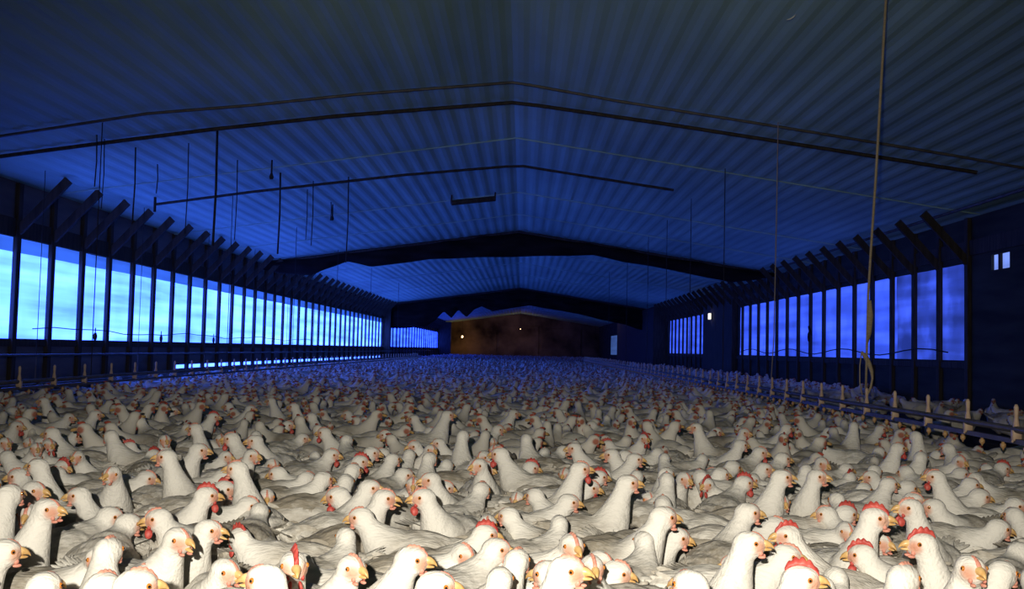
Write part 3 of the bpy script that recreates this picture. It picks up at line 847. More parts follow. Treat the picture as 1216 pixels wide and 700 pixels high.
# x, y, yaw, size, posture, label of its own (empty: the label is composed from place and pose)
FLOCK = [
(-1.216,2.316,0.84,0.996,9,'white chicken raising its dark-tipped beak at the left end of the second row'),
(-1.214,2.697,1.268,1.002,0,'long-necked white chicken leaning forward behind another near the lower left corner'),
(-1.05,2.56,1.708,1.011,0,'white chicken with brownish face turned away, neck stretched toward the lower left flock'),
(-0.877,2.811,4.437,1.004,3,'white chicken facing left with red wattle, between two right-facing ones at lower left'),
(-0.876,2.294,-0.527,1.022,7,'white chicken with open yellow beak below the left-facing one at lower left'),
(-0.842,2.515,-0.928,0.969,8,'small-faced white chicken with dark open beak, peering past a bigger head at lower left'),
(-0.657,2.255,-1.405,0.981,5,'white chicken head cut by the bottom edge beneath the dark-beaked one'),
(-1.502,3.624,0.11,0.997,1,'tall-necked white chicken with open beak and red wattle in left third'),
(-1.556,4.22,1.92,0.995,0,'white chicken with red comb turned away just behind the tall-necked one on left'),
(-0.798,3.129,2.173,1.003,11,'white chicken facing left beside the large dirty back in left third'),
(-1.086,3.253,1.001,1.03,0,'white chicken with pink face looking right over a red-combed neighbour'),
(-1.03,2.973,-0.6,0.99,8,'white chicken with dark red comb and wattle right of the big dirty back'),
(-1.46,2.981,-1.117,1.022,8,'white chicken holding a dark beak up near the left edge'),
(-1.386,2.464,0.263,1.027,11,'white chicken showing the back of its neck at the left edge'),
(-1.861,4.013,3.764,1.004,3,'brown-faced white chicken cropped by the left edge'),
(-1.553,3.345,2.463,1.002,5,'low-lying white chicken with orange eye near the left edge'),
(-1.374,3.153,2.965,0.996,10,'tan-faced white chicken looking left, left of the hook-necked one'),
(-1.609,3.81,4.443,1.005,0,'white chicken with hooked neck looking down to the left'),
(-1.692,4.674,4.481,0.96,3,'white chicken with rusty face left of the red-combed one'),
(-1.127,3.557,4.34,1.018,9,'white chicken with curled neck behind the big dirty back'),
(-1.183,4.014,-0.436,0.997,7,'orange-beaked white chicken looking right at left centre'),
(-0.558,2.614,3.393,0.978,0,'grey-white chicken with dark red comb half hidden at lower left'),
(-0.91,4.207,0.969,1.003,3,'white chicken with brown face and full white neck, left of the red-faced one'),
(-0.753,4.002,0.979,0.997,3,'red-faced white chicken with red comb looking right at centre left'),
(-0.517,4.732,4.114,1.007,0,'brown-faced white chicken looking left beside the red-faced one'),
(-0.599,4.293,0.473,1.003,5,'white chicken neck seen from behind right of the brown-faced pair'),
(-0.321,3.877,2.028,0.994,6,'white chicken facing away with rusty cheek at centre'),
(-0.447,4.189,0.268,0.997,2,'tall white neck turned away in front of a dirty back at centre'),
(-0.288,5.458,-0.235,0.978,0,'orange-faced white chicken looking at the camera behind the centre crowd'),
(-0.57,3.045,0.926,0.997,6,'white chicken with light eye squeezed behind two beaks at centre left'),
(-0.495,2.835,0.944,0.999,6,'white chicken with dark open beak over the left-facing pair'),
(-0.446,3.303,4.097,1.077,0,'white chicken facing left with pink wattle, upper one of the left-facing pair'),
(-0.271,2.799,3.16,0.991,4,'white chicken facing left with yellow beak, lower one of the left-facing pair'),
(-0.544,3.782,1.062,1.003,0,'white chicken with rosy face bending its head to the right at centre'),
(-0.474,3.55,-0.529,0.999,3,'pink-faced chicken peeping straight at the camera at centre'),
(-0.194,3.047,4.342,1.018,6,'white chicken with red wattle looking down left at centre'),
(-0.22,3.266,0.956,0.991,4,'white chicken with long slanting neck turned away at centre'),
(-0.447,2.158,-0.716,0.968,7,'white chicken with curved yellow beak at bottom edge, left of centre'),
(-0.325,1.994,0.946,1.007,6,'large white chicken with dark-tipped beak at bottom centre'),
(-0.24,2.595,0.182,0.967,4,'white chicken with upright pink comb at bottom centre'),
(-0.163,2.307,0.929,0.987,3,'white chicken with open beak just in front of the pink-combed one'),
(-0.341,1.611,2.007,1.012,11,'white chicken head mostly cut by the bottom edge'),
(-0.718,3.38,0.431,1.01,5,'white nape seen from behind left of the crowded beaks'),
(-0.058,4.134,1.032,0.998,0,'red-headed chicken with dark red face and comb right of centre'),
(0.105,4.927,0.968,0.981,0,'white chicken with rosy face held high right of centre'),
(0.064,3.437,0.018,1.003,10,'white chicken with golden beak and red wattle below the rosy one'),
(0.089,3.694,-0.157,1.006,1,'white chicken with round dark red wattle left of the tall prominent bird'),
(0.147,3.854,0.149,0.964,4,'chicken with tall red comb hidden behind the wattled one'),
(0.189,3.104,-0.003,1.005,10,'prominent white chicken with thick neck and big body at centre right'),
(0.314,4.166,-0.003,0.994,7,'white chicken with dark open beak behind the prominent thick-necked one'),
(0.541,4.293,3.106,1.002,7,'pink-faced chicken looking left behind the dark-beaked one'),
(0.625,5.399,2.955,0.974,1,'red-combed chicken looking left, farthest of the left-facing two right of centre'),
(0.498,5.274,-0.069,0.975,6,'chicken with bright red fan of comb facing the camera'),
(0.718,4.425,2.27,0.979,3,'tall white neck turned away right of the dark-beaked one'),
(0.397,3.416,0.524,1.001,8,'thin white neck with brown stripe seen from behind'),
(0.537,3.966,-1.046,0.987,4,'brown-eyed white chicken looking at the camera right of the thin neck'),
(0.649,4.053,-0.683,0.994,5,'white chicken leaning forward with tan cheek at right centre'),
(0.712,3.608,1.012,1.004,3,'white chicken with red comb and red wattle at right centre'),
(0.524,2.709,0.98,1.011,6,'white chicken with bright eye and yellow beak below the red-wattled one'),
(0.385,2.136,0.755,0.99,9,'white chicken with yellow beak reaching right near the bottom, right of centre'),
(0.321,2.859,-1.034,0.996,2,'large white chicken with shadowed beak nearest the bottom centre right'),
(-0.029,1.805,0.661,1.004,9,'large white chicken head cut at the bottom right of centre'),
(0.232,2.263,-2.361,0.95,8,'brown-beaked chicken peeking from behind the cut-off head at bottom'),
(0.703,4.732,0.068,0.987,2,'white neck bowed away behind the right centre crowd'),
(0.935,4.981,-0.769,1.003,8,'brown-faced white chicken at the back of the right centre crowd'),
(0.866,4.142,0.606,0.996,3,'tan-headed chicken just right of a bowed neck'),
(0.712,3.334,-0.06,1.012,10,'white chicken with open hooked beak beside the round dirty body'),
(0.962,3.566,-1.472,0.984,11,'pale chicken with glinting eye tucked behind a dark-faced one'),
(1.779,5.47,3.134,1.015,1,'white chicken with long red wattle looking left at right'),
(1.288,4.483,0.256,0.98,1,'dark-faced chicken with rusty head and thick neck on right side'),
(1.551,4.056,3.145,0.976,4,'white chicken with open beak facing left beside the rusty-headed one'),
(0.852,3.175,0.116,1.014,1,'low chicken with rough comb resting by the big dirty back'),
(0.821,2.637,-1.389,1.02,11,'chicken with red comb and wattle right of the big dirty back'),
(1.142,2.831,4.12,1.001,9,'pink-skinned white chicken facing left with dark red wattle'),
(0.982,2.339,4.092,0.982,9,'white chicken with orange comb facing left near the bottom right'),
(0.579,2.998,-0.198,0.995,1,'white chicken with bright eye and lowered beak above a bottom-row head'),
(0.461,2.412,-0.203,1.012,4,'white chicken with pale beak at the bottom, left of the big dirty back'),
(1.532,3.848,0.005,0.996,4,'white chicken with tan face stretched to the right below the drinkers'),
(1.291,3.11,-0.991,1.009,2,'white chicken with flat head looking right near the right edge'),
(0.773,2.062,-0.51,1.002,9,'chicken facing the camera with yellow face at the bottom right'),
(1.21,2.574,1.018,0.972,0,'white chicken cut by the right edge at the bottom right'),
(2.069,5.339,-1.427,1.004,2,'chicken with glinting eye and dark red face under the drinker cups'),
(2.064,4.572,0.776,1.008,0,'chicken with big round red comb near the right edge'),
(1.571,3.509,2.904,0.977,10,'low red-faced chicken looking left under the drinker line'),
(1.57,4.616,-0.758,0.995,11,'red-faced white chicken stretching under the drinker cups'),
(1.716,4.166,2.095,1.046,1,'grey-white neck slanting away behind the left-facing white one'),
(1.427,3.274,3.854,1.02,3,'white chicken with narrow head behind the pink-skinned one'),
(0.38,1.89,-0.17,0.987,10,'rusty comb and head cut by the bottom edge, right of centre'),
(1.801,5.201,1.248,0.996,0,'dark red head behind the drinker-side crowd'),
(-2.743,5.387,-0.954,1.018,5,'red-faced white chicken near the left edge in the dim middle flock'),
(-2.352,4.999,1.033,1.002,0,'brown-faced white chicken stretching right in the dim middle flock at left'),
(-2.939,6.482,4.326,1.005,9,'dim chicken looking left far behind near the left wall'),
(-3.384,6.549,1.708,1.017,0,'dim chicken neck turned away close to the left edge'),
(-2.864,6.049,0.014,0.988,4,'rusty-faced chicken looking right in the dim rows at left'),
(-2.435,6.869,-0.957,1.006,5,'bright-headed white chicken looking right far back at left'),
(-2.058,5.693,2.28,1.01,5,'red-faced chicken lying low far back at left'),
(-1.944,5.867,0.223,1.001,7,'red-headed chicken far back, just below a pale upright one'),
(-1.99,7.228,2.324,1.029,5,'pale upright chicken far back at left centre'),
(-1.41,4.548,2.024,1.001,11,'brown-faced white chicken in a hollow between backs at left'),
(-1.662,5.154,-0.105,1.013,0,'rust-faced chicken bowing over a folded neck at left'),
(-2.518,5.706,1.345,1.011,6,'dirty dim chicken behind the brown-faced one at left'),
(-1.96,6.766,-0.049,0.992,7,'dim chicken with red face far back left of centre'),
(-1.67,7.238,4.059,0.981,9,'tall dim chicken with orange face far back left of centre'),
(-1.313,6.46,3.052,0.997,10,'dim chicken with rusty crown, second of three far back left of centre'),
(-1.173,5.963,1.992,1.004,8,'pale chicken with rusty cheek, third of three far back left of centre'),
(-1.446,5.961,-1.013,0.996,5,'brown-faced chicken lying low left of the red-faced one'),
(-1.26,5.249,0.965,0.986,0,'white chicken with deep red face and small beak left of centre'),
(-0.818,5.03,3.137,1.003,7,'red-nosed chicken resting low beside the deep red-faced one'),
(-1.139,7.318,4.285,1.008,0,'dark-faced chicken looking left behind a raised wing feather'),
(-1.913,9.228,0.236,1,2,'thin upright neck far back left of centre'),
(-0.563,5.434,3.217,0.976,4,'brown-cheeked chicken looking left at centre left, far back'),
(-0.542,6.303,4,0.985,6,'tan-faced chicken far back left of the white nape'),
(-0.641,6.055,-0.957,0.992,2,'rusty-faced white chicken with tall neck at centre'),
(-0.56,5.721,0.171,1.053,10,'brown head beside a white nape far back at centre'),
(-0.165,7.99,3.228,0.993,1,'orange-crowned chicken looking left far back at centre'),
(-0.244,5.803,0.931,0.993,3,'white chicken with brown cheek looking right at centre'),
(-0.206,4.44,2.198,1.02,9,'white nape lowered between bodies at centre'),
(0.147,7.509,-0.027,1.009,4,'white chicken with small dark beak far back right of centre'),
(-0.016,6.342,0.334,0.999,4,'white rounded head lowered far back right of centre'),
(0.59,6.608,2.274,1.014,2,'brown-faced white chicken looking left far back right of centre'),
(0.562,6.905,1.35,0.999,4,'narrow white nape far back right of centre'),
(0.929,6.602,4.009,1.002,3,'chicken with bright red face far back by the red comb'),
(1.071,5.432,3.278,1.015,10,'white chicken facing left far back at right centre'),
(1.147,6.568,-1.115,0.993,2,'red-faced white chicken far back at right centre'),
(1.23,5.814,-1.673,1.003,8,'dark red-faced chicken far back before the drinkers'),
(-0.158,6.879,-0.95,1.022,8,'rusty head at the back of the lit flock at centre'),
(1.448,6.098,-0.815,1.016,8,'red-faced white chicken by the drinker line, looking right'),
(1.796,6.469,0.013,0.97,4,'chicken with glinting eye and orange beak under the drinkers'),
(1.778,5.754,0.226,1.022,11,'white nape directly below the hanging cord'),
(2.096,6.373,-0.004,0.968,7,'dark red head with white neck right of the hanging cord'),
(1.826,4.798,0.768,1.07,11,'grey nape under the drinker cups'),
(-0.81,1.67,1.051,1.001,7,''),
(-0.962,1.729,0.279,0.999,8,''),
(-0.683,1.583,1.541,1.066,6,''),
(-0.602,1.844,0.299,0.966,8,''),
(0.708,1.827,1.554,1.048,6,''),
(0.99,1.86,1.411,1.031,7,''),
(0.299,1.693,1.288,1.063,8,''),
(-0.302,1.806,0.193,1.03,7,''),
(-1.134,1.829,0.322,0.987,6,''),
(-0.939,1.924,2.771,1.019,0,''),
(0.117,1.949,1.714,1.034,5,''),
(-0.762,1.978,2.367,1.012,6,''),
(-0.157,1.947,0.279,0.951,8,''),
(-1.166,1.964,0.652,1.01,7,''),
(0.597,1.964,1.225,0.977,5,''),
(1.164,2.031,-0.387,1.044,8,''),
(-0.57,2.047,-0.238,1.026,6,''),
(-1.215,2.085,3.471,0.94,8,''),
(-0.135,2.153,0.077,0.954,8,''),
(0.87,2.183,-0.522,0.988,8,''),
(-0.931,2.126,0.418,0.931,2,''),
(1.225,2.178,0.13,0.951,7,''),
(0.599,2.166,0.636,0.998,2,''),
(-0.352,2.336,3.172,0.938,0,''),
(1.277,2.298,-0.073,1.018,8,''),
(0.06,2.314,-0.021,0.979,1,''),
(-1.056,2.236,-0.013,0.98,3,''),
(0.78,2.449,2.305,0.978,8,''),
(-0.496,2.458,0.961,0.936,5,''),
(-0.021,2.459,-0.221,1.041,3,''),
(1.44,2.565,0.023,1.044,6,''),
(0.24,2.473,0.815,0.96,5,''),
(0.642,2.574,3.966,0.933,0,''),
(1.322,2.431,0.146,0.943,2,''),
(-1.5,2.58,-0.024,1.016,3,''),
(0.964,2.508,3.69,0.984,3,''),
(0.074,2.579,-0.606,0.931,1,''),
(-0.286,2.46,0.204,0.983,0,''),
(-1.584,2.687,0.145,0.949,2,''),
(0.24,2.7,-0.768,1.052,8,''),
(-1.417,2.768,-0.432,1.011,3,''),
(0.008,2.759,0.555,0.94,5,''),
(1.379,2.778,-0.215,1.014,6,''),
(-0.752,2.796,1.586,1.007,1,''),
(0.861,2.819,-0.964,0.949,4,''),
(1.009,2.653,3.205,0.945,0,''),
(-1.691,2.922,3.448,1.052,4,''),
(1.58,2.903,0.099,1.049,8,''),
(-1.153,2.89,2.502,0.946,8,''),
(0.113,2.904,2.753,0.942,4,''),
(1.006,3.016,1.819,0.941,5,''),
(-1.739,3.054,-0.096,0.964,3,''),
(-0.086,2.907,-1.554,0.982,4,''),
(0.82,3.047,-0.379,0.96,0,''),
(1.613,3.049,-0.248,0.952,2,''),
(-0.992,3.108,0.049,0.985,1,''),
(0.573,3.153,2.531,1.033,0,''),
(1.683,3.157,2.961,0.948,3,''),
(1.125,3.054,1.372,0.956,2,''),
(0.18,3.269,2.541,0.954,4,''),
(1.14,3.255,0.531,0.937,6,''),
(-1.886,3.267,-1.598,1.055,4,''),
(-0.002,3.205,0.023,0.97,4,''),
(-1.673,3.231,-0.115,0.95,3,''),
(1.821,3.283,-0.472,0.984,8,''),
(-1.394,3.396,-0.794,1.012,6,''),
(1.884,3.411,0.004,0.952,6,''),
(1.248,3.409,0.297,0.949,2,''),
(1.018,3.35,0.939,0.936,5,''),
(-1.738,3.418,-1.294,0.974,4,''),
(-0.961,3.415,-0.32,0.961,0,''),
(-2.01,3.514,1.362,1.023,6,''),
(-0.235,3.491,-1.785,0.997,6,''),
(-0.834,3.535,-0.266,1.009,5,''),
(0.837,3.508,-1.42,0.954,4,''),
(1.85,3.536,0.557,0.94,7,''),
(1.176,3.623,0.245,0.954,7,''),
(1.66,3.658,-1.508,0.99,2,''),
(0.31,3.56,-0.356,0.972,0,''),
(1.459,3.642,-0.068,1.037,1,''),
(-1.306,3.608,1.478,0.961,0,''),
(-1.837,3.657,2.578,1.018,5,''),
(-0.738,3.634,-0.059,0.963,8,''),
(0.53,3.638,1.692,0.963,6,''),
(-0.077,3.605,-0.867,0.932,0,''),
(0.836,3.775,3.016,0.948,5,''),
(-0.935,3.75,-0.316,0.995,2,''),
(1.915,3.711,-0.196,1.051,4,''),
(-0.424,3.683,0.14,0.933,1,''),
(0.394,3.748,1.229,0.971,4,''),
(-2.022,3.772,-1.676,1.003,2,''),
(1.271,3.777,0.155,1.043,1,''),
(-1.274,3.804,0.208,0.95,1,''),
(1.897,3.89,2.428,1.017,5,''),
(1.173,3.882,0.299,0.945,1,''),
(0.854,3.897,2.986,1.057,0,''),
(-1.845,3.834,-0.403,0.965,4,''),
(2.058,3.895,1.554,0.994,4,''),
(-0.747,3.819,3.03,1.007,1,''),
(-2.2,3.865,1.604,0.973,7,''),
(-0.144,3.873,-1.413,1.026,6,''),
(-1.484,3.875,-1.476,0.972,0,''),
(0.354,3.983,1.484,0.961,2,''),
(0.082,3.978,2.911,1.067,7,''),
(0.985,3.993,-0.09,0.96,8,''),
(-0.973,3.999,2.355,1.014,2,''),
(-1.364,3.99,-0.808,1.064,8,''),
(-0.615,3.968,0.785,0.952,7,''),
(1.087,4.12,3.075,0.961,2,''),
(-1.608,4.014,3.573,0.935,8,''),
(2.223,4.101,-1.248,1.052,1,''),
(1.935,4.066,0.217,0.972,5,''),
(-2.105,4.138,0.039,0.964,6,''),
(-0.288,4.106,0.469,1.015,0,''),
(1.341,4.102,0.741,0.999,4,''),
(-1.16,4.156,0.019,0.998,0,''),
(-2.364,4.192,3.26,0.95,6,''),
(-1.843,4.257,3.502,1.013,2,''),
(1.865,4.257,2.849,1.015,2,''),
(-1.377,4.239,0.625,0.943,3,''),
(0.735,4.222,0.44,1.066,1,''),
(1.225,4.239,-0.082,0.958,2,''),
(0.13,4.315,-0.999,0.942,0,''),
(2.205,4.35,-0.781,0.993,4,''),
(-2.302,4.379,-0.646,0.965,7,''),
(-2.091,4.342,-0.705,0.973,7,''),
(-1.129,4.334,2.364,1.057,8,''),
(1.049,4.353,1.081,1.052,3,''),
(2.069,4.282,-1.313,0.933,2,''),
(-0.316,4.304,-0.55,0.935,5,''),
(1.565,4.358,-0.073,1.044,8,''),
(0.33,4.35,0.828,1.04,3,''),
(-2.492,4.45,-2.401,0.979,6,''),
(-1.622,4.414,3.521,1.064,6,''),
(2.324,4.484,-0.434,0.95,2,''),
(0.004,4.477,3.111,1.067,2,''),
(-0.754,4.47,-0.93,1.03,5,''),
(1.75,4.458,-0.096,0.988,1,''),
(-0.967,4.469,1.141,0.937,2,''),
(-1.896,4.445,3.117,1.058,7,''),
(-0.531,4.459,0.097,0.963,6,''),
(0.934,4.407,-2.3,0.942,0,''),
(-2.307,4.584,-0.234,0.987,4,''),
(0.809,4.557,-0.077,0.933,2,''),
(0.394,4.561,3.302,1.004,7,''),
(-2.015,4.611,0.373,1.03,1,''),
(-2.549,4.561,0.685,0.958,7,''),
(2.443,4.597,0.162,0.961,2,''),
(-1.094,4.586,-1.87,1.026,6,''),
(-1.281,4.606,1.424,1.038,1,''),
(0.128,4.59,2.477,1.066,6,''),
(1.169,4.618,1.226,1.034,1,''),
(1.801,4.596,-0.314,1.06,3,''),
(-0.754,4.702,2.244,1.049,3,''),
(-0.334,4.642,2.717,1.032,5,''),
(-0.086,4.696,-1.768,0.948,7,''),
(-1.855,4.726,2.327,0.941,4,''),
(-2.436,4.724,0.001,1.016,0,''),
(1.387,4.697,4.252,1.064,2,''),
(0.983,4.71,0.663,1.034,3,''),
(0.198,4.725,2.308,0.998,0,''),
(2.317,4.733,3.016,0.935,0,''),
(0.398,4.736,2.707,0.969,5,''),
(-1.575,4.686,-1.915,0.974,8,''),
(2.004,4.722,1.144,1.036,8,''),
(-2.67,4.825,-0.967,0.948,3,''),
(-1.168,4.838,2.615,1.049,3,''),
(-0.245,4.845,3.462,0.95,7,''),
(0.491,4.859,-0.253,1.044,2,''),
]
def project(p):
    v = Vector(p) - Vector((0, 0, EYE)); d = v.dot(FW)
    return 608 + FPX * v.dot(RT) / d, 350 - FPX * v.dot(UP) / d
rng = random.Random(11)
def add(me, name, parent, mat4=None):
    c = bpy.data.objects.new(name, me); COL.objects.link(c); c.parent = parent
    if mat4 is not None: c.matrix_local = mat4
    return c
def facing(a):
    a = (math.degrees(a) + 180) % 360 - 180
    if -25 <= a <= 30: return 'looking right'
    if 30 < a < 65: return 'looking away rightward'
    if 65 <= a <= 115: return 'seen from behind'
    if 115 < a < 150: return 'looking away leftward'
    if -65 < a < -25: return 'angled right toward viewer'
    if -115 <= a <= -65: return 'facing the viewer'
    if -150 < a < -115: return 'angled left toward viewer'
    return 'looking left'
NECK = ['crouching', 'low-headed', 'upright', 'long-necked']
def where(px, py):
    h = ['at the left edge', 'near the left edge', 'well left', 'left', 'left of centre', 'just left of centre', 'just right of centre',
         'right of centre', 'right', 'well right', 'near the right edge', 'at the right edge'][min(11, max(0, int(px / 101.4)))]
    v = ('bottom edge' if py > 680 else 'lowest full row' if py > 650 else 'second row up' if py > 620 else 'third row up' if py > 595 else
         'fourth row up' if py > 572 else 'middle rows' if py > 550 else 'upper middle rows' if py > 530 else 'upper lit flock' if py > 510 else 'dim back rows')
    return v + ', ' + h
used = {}
for (x, y, yaw, sc, v, lab) in FLOCK:
    me, hd, hr = HI[v]
    o = bpy.data.objects.new('chicken', me); COL.objects.link(o)
    o.location = (x, y, 0); o.rotation_euler = (0, 0, yaw); o.scale = (sc, sc, sc)
    H4 = Matrix.Translation(hd) @ hr @ Matrix.Scale(1.24, 4)
    red = any(w in lab for w in ('red comb', 'red fan', 'red-combed', 'pink comb', 'round red', 'tall red', 'rough comb', 'rusty comb', 'orange comb', 'dark red comb', 'red-headed'))
    redw = any(w in lab for w in ('red wattle', 'pink wattle', 'dark red', 'red-headed', 'red-faced', 'bright red'))
    opn = 'open' in lab
    if not lab:
        k = rng.random(); red = k < .08; redw = k < .16; opn = False
    ci = 2 if red else (1 if redw or rng.random() < .3 else 0)
    cb = add(PM['comb'][ci], 'comb', o, H4)
    add(PM['beak'][1 if opn else 0], 'beak', o, H4)
    for s in (-1, 1):
        add(PM['wattle'][(s, 1 if redw else 0)], 'wattle', o, H4)
        add(PM['eye'][s], 'eye', o, H4)
        add(PM['wing'][s], 'wing', o)
        add(PM['leg'][s], 'leg', o)
    add(PM['tail'], 'tail', o)
    if ci == 2: cb['label'] = 'large red serrated comb'
    if not lab:
        hw = Matrix.Rotation(yaw, 3, 'Z') @ hd * sc + Vector((x, y, 0))
        px, py = project(hw)
        lab = '%s white hen %s, %s' % (NECK[v // 3], facing(yaw + R(VAR[v][3])), where(px, py))
        used.setdefault(lab, []).append((px, py, o))
    tag(o, lab, 'chicken', 'white chickens crowded in the lit part of the flock')
for lab, lst in used.items():
    for px, py, o in lst: o['label'] = lab
    if len(lst) > 1:
        dx = max(l[0] for l in lst) - min(l[0] for l in lst); dy = max(l[1] for l in lst) - min(l[1] for l in lst)
        lst.sort(key=(lambda l: l[0]) if dx >= dy else (lambda l: -l[1]))
        names = (['left one', 'right one'] if dx >= dy else ['nearer one', 'farther one']) if len(lst) == 2 else \
                (['leftmost', 'middle one', 'rightmost'] if dx >= dy else ['nearest', 'middle one', 'farthest'])
        for k, l in enumerate(lst): l[2]['label'] = lab.replace(' white hen', ' hen') + ', ' + names[min(k, len(names) - 1)]

# the rest of the flock, thousands of birds: one object
def lod(var, voxel, ratio, wing, head):
    """vertices, triangles and colours of one simplified bird"""
    me, hd, hr = grow_body(var, voxel, 2 if voxel > .009 else 3, ratio)
    V_, F_, C_ = [], [], []
    def addm(m, mat4, colf):
        n = len(m.vertices); co = np.empty(n * 3, 'f'); m.vertices.foreach_get('co', co); co = co.reshape(-1, 3)
        if mat4 is not None:
            mm = np.array(mat4); co = co @ mm[:3, :3].T + mm[:3, 3]
        m.calc_loop_triangles(); k = len(m.loop_triangles); tr = np.empty(k * 3, 'i'); m.loop_triangles.foreach_get('vertices', tr)
        base = sum(len(a) for a in V_)
        V_.append(co); F_.append(tr.reshape(-1, 3) + base); C_.append(colf(m, n, co))
    def bodycol(m, n, co):
        s = np.empty(n, 'f'); m.attributes['skin'].data.foreach_get('value', s)
        d = np.empty(n, 'f'); m.attributes['soil'].data.foreach_get('value', d)
        return np.stack([s, d, np.zeros(n)], 1)
    addm(me, None, bodycol)
    H4 = Matrix.Translation(hd) @ hr @ Matrix.Scale(1.24, 4)
    if head >= 1:
        b = bmesh.new(); g = bmesh.new()
        ell(b, (.036, 0, -.002), (.016, .006, .007), Matrix.Rotation(R(12), 4, 'Y'), 6, 4); m1 = mesh_of('t', b, M['beak'])
        ell(g, (.012, 0, .023), (.016, .003, .006), None, 8, 4); ell(g, (.021, 0, -.019), (.006, .008, .007), None, 6, 4); m2 = mesh_of('t', g, M['comb'])
        addm(m1, H4, lambda m, n, co: np.tile([0, 0, .5], (n, 1))); addm(m2, H4, lambda m, n, co: np.tile([0, 0, 1.], (n, 1)))
    if wing:
        for s in (-1, 1):
            b = bmesh.new(); ell(b, (-.03, s * .073, .178), (.105, .020, .044), Matrix.Rotation(R(8), 4, 'Y') @ Matrix.Rotation(R(10 * s), 4, 'Z'), 10, 6)
            addm(mesh_of('t', b, M['wing']), None, lambda m, n, co: np.tile([0, 1, 0], (n, 1)))
        b = bmesh.new(); ell(b, (-.185, 0, .215), (.045, .030, .008), Matrix.Rotation(R(25), 4, 'Y'), 8, 4)
        addm(mesh_of('t', b, M['wing']), None, lambda m, n, co: np.tile([0, 1, 0], (n, 1)))
    return np.concatenate(V_), np.concatenate(F_), np.concatenate(C_)
LOD = [[lod(v, .0095, None, True, 1) for v in (0, 1, 2, 3, 4, 5, 7, 8)],
       [lod(v, .014, .32, True, 1) for v in (0, 1, 2, 4, 5, 7)],
       [lod(v, .018, .16, False, 1) for v in (0, 1, 2, 4, 7, 8)]]
rnd = np.random.default_rng(5)
cell = .16
grid = {}
def near(x, y, r):
    cx, cy = int(x // cell), int(y // cell)
    for i in range(cx - 2, cx + 3):
        for j in range(cy - 2, cy + 3):
            for (a, b) in grid.get((i, j), ()):
                if (a - x) ** 2 + (b - y) ** 2 < r * r: return True
    return False
for f in FLOCK:
    for o_ in (-.07, .07):
        x, y = f[0] + o_ * math.cos(f[2]), f[1] + o_ * math.sin(f[2])
        grid.setdefault((int(x // cell), int(y // cell)), []).append((x, y))
inst = [[], [], []]
Y0 = 1.3
y = Y0
while y < 73:
    spacing = .205 if y < 20 else .25
    x = LW + .42
    while x < RW - .42:
        px = x + rnd.uniform(-.075, .075); py = y + rnd.uniform(-.075, .075)
        x += spacing
        half = .507 * py + .30
        if 1.72 < py < 4.4 and abs(px + .0117 * py) < half: continue
        if near(px, py, .165 if y < 20 else .15): continue
        if px > 2.8 and py < 15 and rnd.random() > (0 if py < 7 else .12): continue
        if px < -4.6 and py < 14: continue
        if abs(px + 5.45) < .24: continue
        if 39.5 < py < 55.3 and px > RW - .95: continue
        if 71.3 < py < 72.2 and px < LW + 1.2: continue
        if 43 < py < 43.8 and px < LW + .65: continue
        grid.setdefault((int(px // cell), int(py // cell)), []).append((px, py))
        L = 0 if (1.7 < py < 8.5 and abs(px) < half + .3) else (1 if py < 19 else 2)
        if py < 7 and abs(px) > half + .5: L = 2
        inst[L].append((px, py))
    y += spacing * .92
VV, FF, CC = [], [], []
base = 0
for L in range(3):
    for (px, py) in inst[L]:
        k = rnd.integers(len(LOD[L]))
        if py > 9 and rnd.random() < .5: k = rnd.integers(3)
        low = any(abs(px - w) < .2 for w in (DX, -4.1, -5.45))
        if low or py < 1.75: k = 0
        v_, f_, c_ = LOD[L][k]
        a = rnd.uniform(0, 2 * math.pi); s = rnd.uniform(.9, 1.08)
        if rnd.random() < .6: a = rnd.normal(0, .7) + (math.pi if rnd.random() < .3 else 0)
        ca, sa = math.cos(a) * s, math.sin(a) * s
        P = np.stack([v_[:, 0] * ca - v_[:, 1] * sa + px, v_[:, 0] * sa + v_[:, 1] * ca + py, v_[:, 2] * s - .0], 1)
        VV.append(P.astype('f')); FF.append((f_ + base).astype('i'))
        c = np.concatenate([c_, np.full((len(v_), 1), rnd.random())], 1); CC.append(c.astype('f'))
        base += len(v_)
VV = np.concatenate(VV); FF = np.concatenate(FF); CC = np.concatenate(CC)
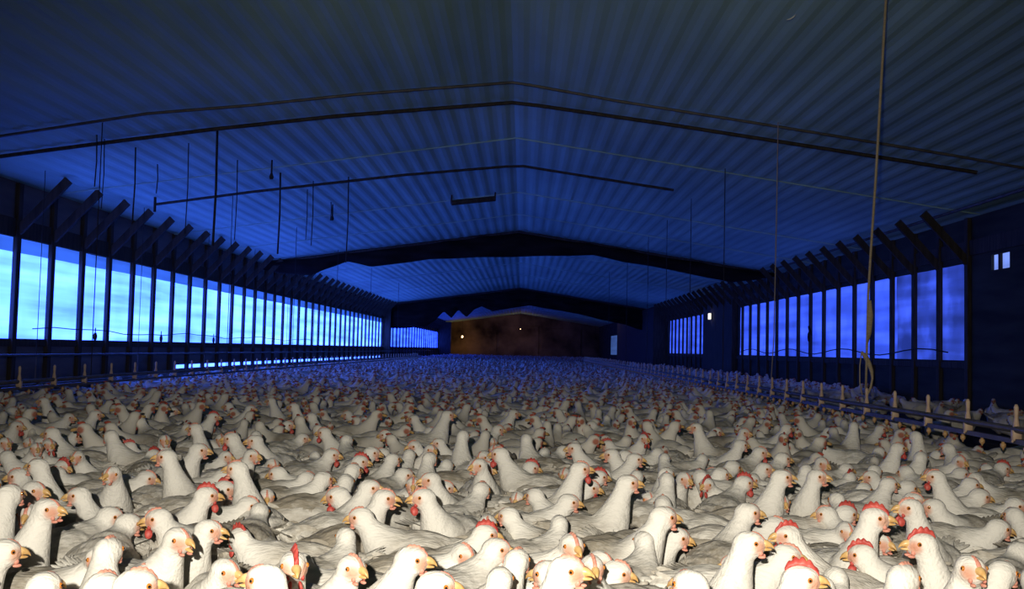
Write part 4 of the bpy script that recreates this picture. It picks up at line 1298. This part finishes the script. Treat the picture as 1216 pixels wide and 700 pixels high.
me = bpy.data.meshes.new('chicken_flock')
me.vertices.add(len(VV)); me.vertices.foreach_set('co', VV.ravel())
me.loops.add(len(FF) * 3); me.loops.foreach_set('vertex_index', FF.ravel())
me.polygons.add(len(FF)); me.polygons.foreach_set('loop_start', np.arange(0, len(FF) * 3, 3, dtype='i'))
me.polygons.foreach_set('use_smooth', np.ones(len(FF), bool))
me.update(calc_edges=True)
at = me.attributes.new('bird', 'FLOAT_COLOR', 'POINT'); at.data.foreach_set('color', CC.ravel())
m, t, b = nt('flock_feathers')
A = nd(t, 'ShaderNodeAttribute', attribute_name='bird')
sep = nd(t, 'ShaderNodeSeparateColor'); t.links.new(A.outputs['Color'], sep.inputs[0])
v = coords(t, (1, 1, 1))
n1 = nd(t, 'ShaderNodeTexNoise'); n1.inputs['Scale'].default_value = 15; n1.inputs['Detail'].default_value = 6; t.links.new(v, n1.inputs['Vector'])
k = math_n(t, 'ADD', math_n(t, 'MULTIPLY', n1.outputs[0], 1.7), math_n(t, 'MULTIPLY', A.outputs['Alpha'], .8))
k = math_n(t, "SUBTRACT", k, .86, True)
k = math_n(t, 'MULTIPLY', k, sep.outputs[1])
c = mix(t, k, (.70, .66, .58), (.20, .17, .13))  # dirtier than the front birds, and darkened to dim the middle rows
c = mix(t, math_n(t, 'MULTIPLY', sep.outputs[0], 1.3, True), c, (.40, .15, .10))
is_b = math_n(t, 'GREATER_THAN', sep.outputs[2], .25)
is_c = math_n(t, 'GREATER_THAN', sep.outputs[2], .75)
c = mix(t, is_b, c, (.50, .31, .12)); c = mix(t, is_c, c, (.38, .075, .05))
t.links.new(c, b.inputs['Base Color']); b.inputs['Roughness'].default_value = .9; b.inputs['Specular IOR Level'].default_value = .15
bump(t, b, n1.outputs[0], .6, .01)
me.materials.append(m)
o = bpy.data.objects.new('chicken_flock', me); COL.objects.link(o)
tag(o, 'countless white chickens filling the dim house behind the lit front flock', 'chickens', None, 'stuff')
print('flock birds', [len(i) for i in inst], 'verts', len(VV))
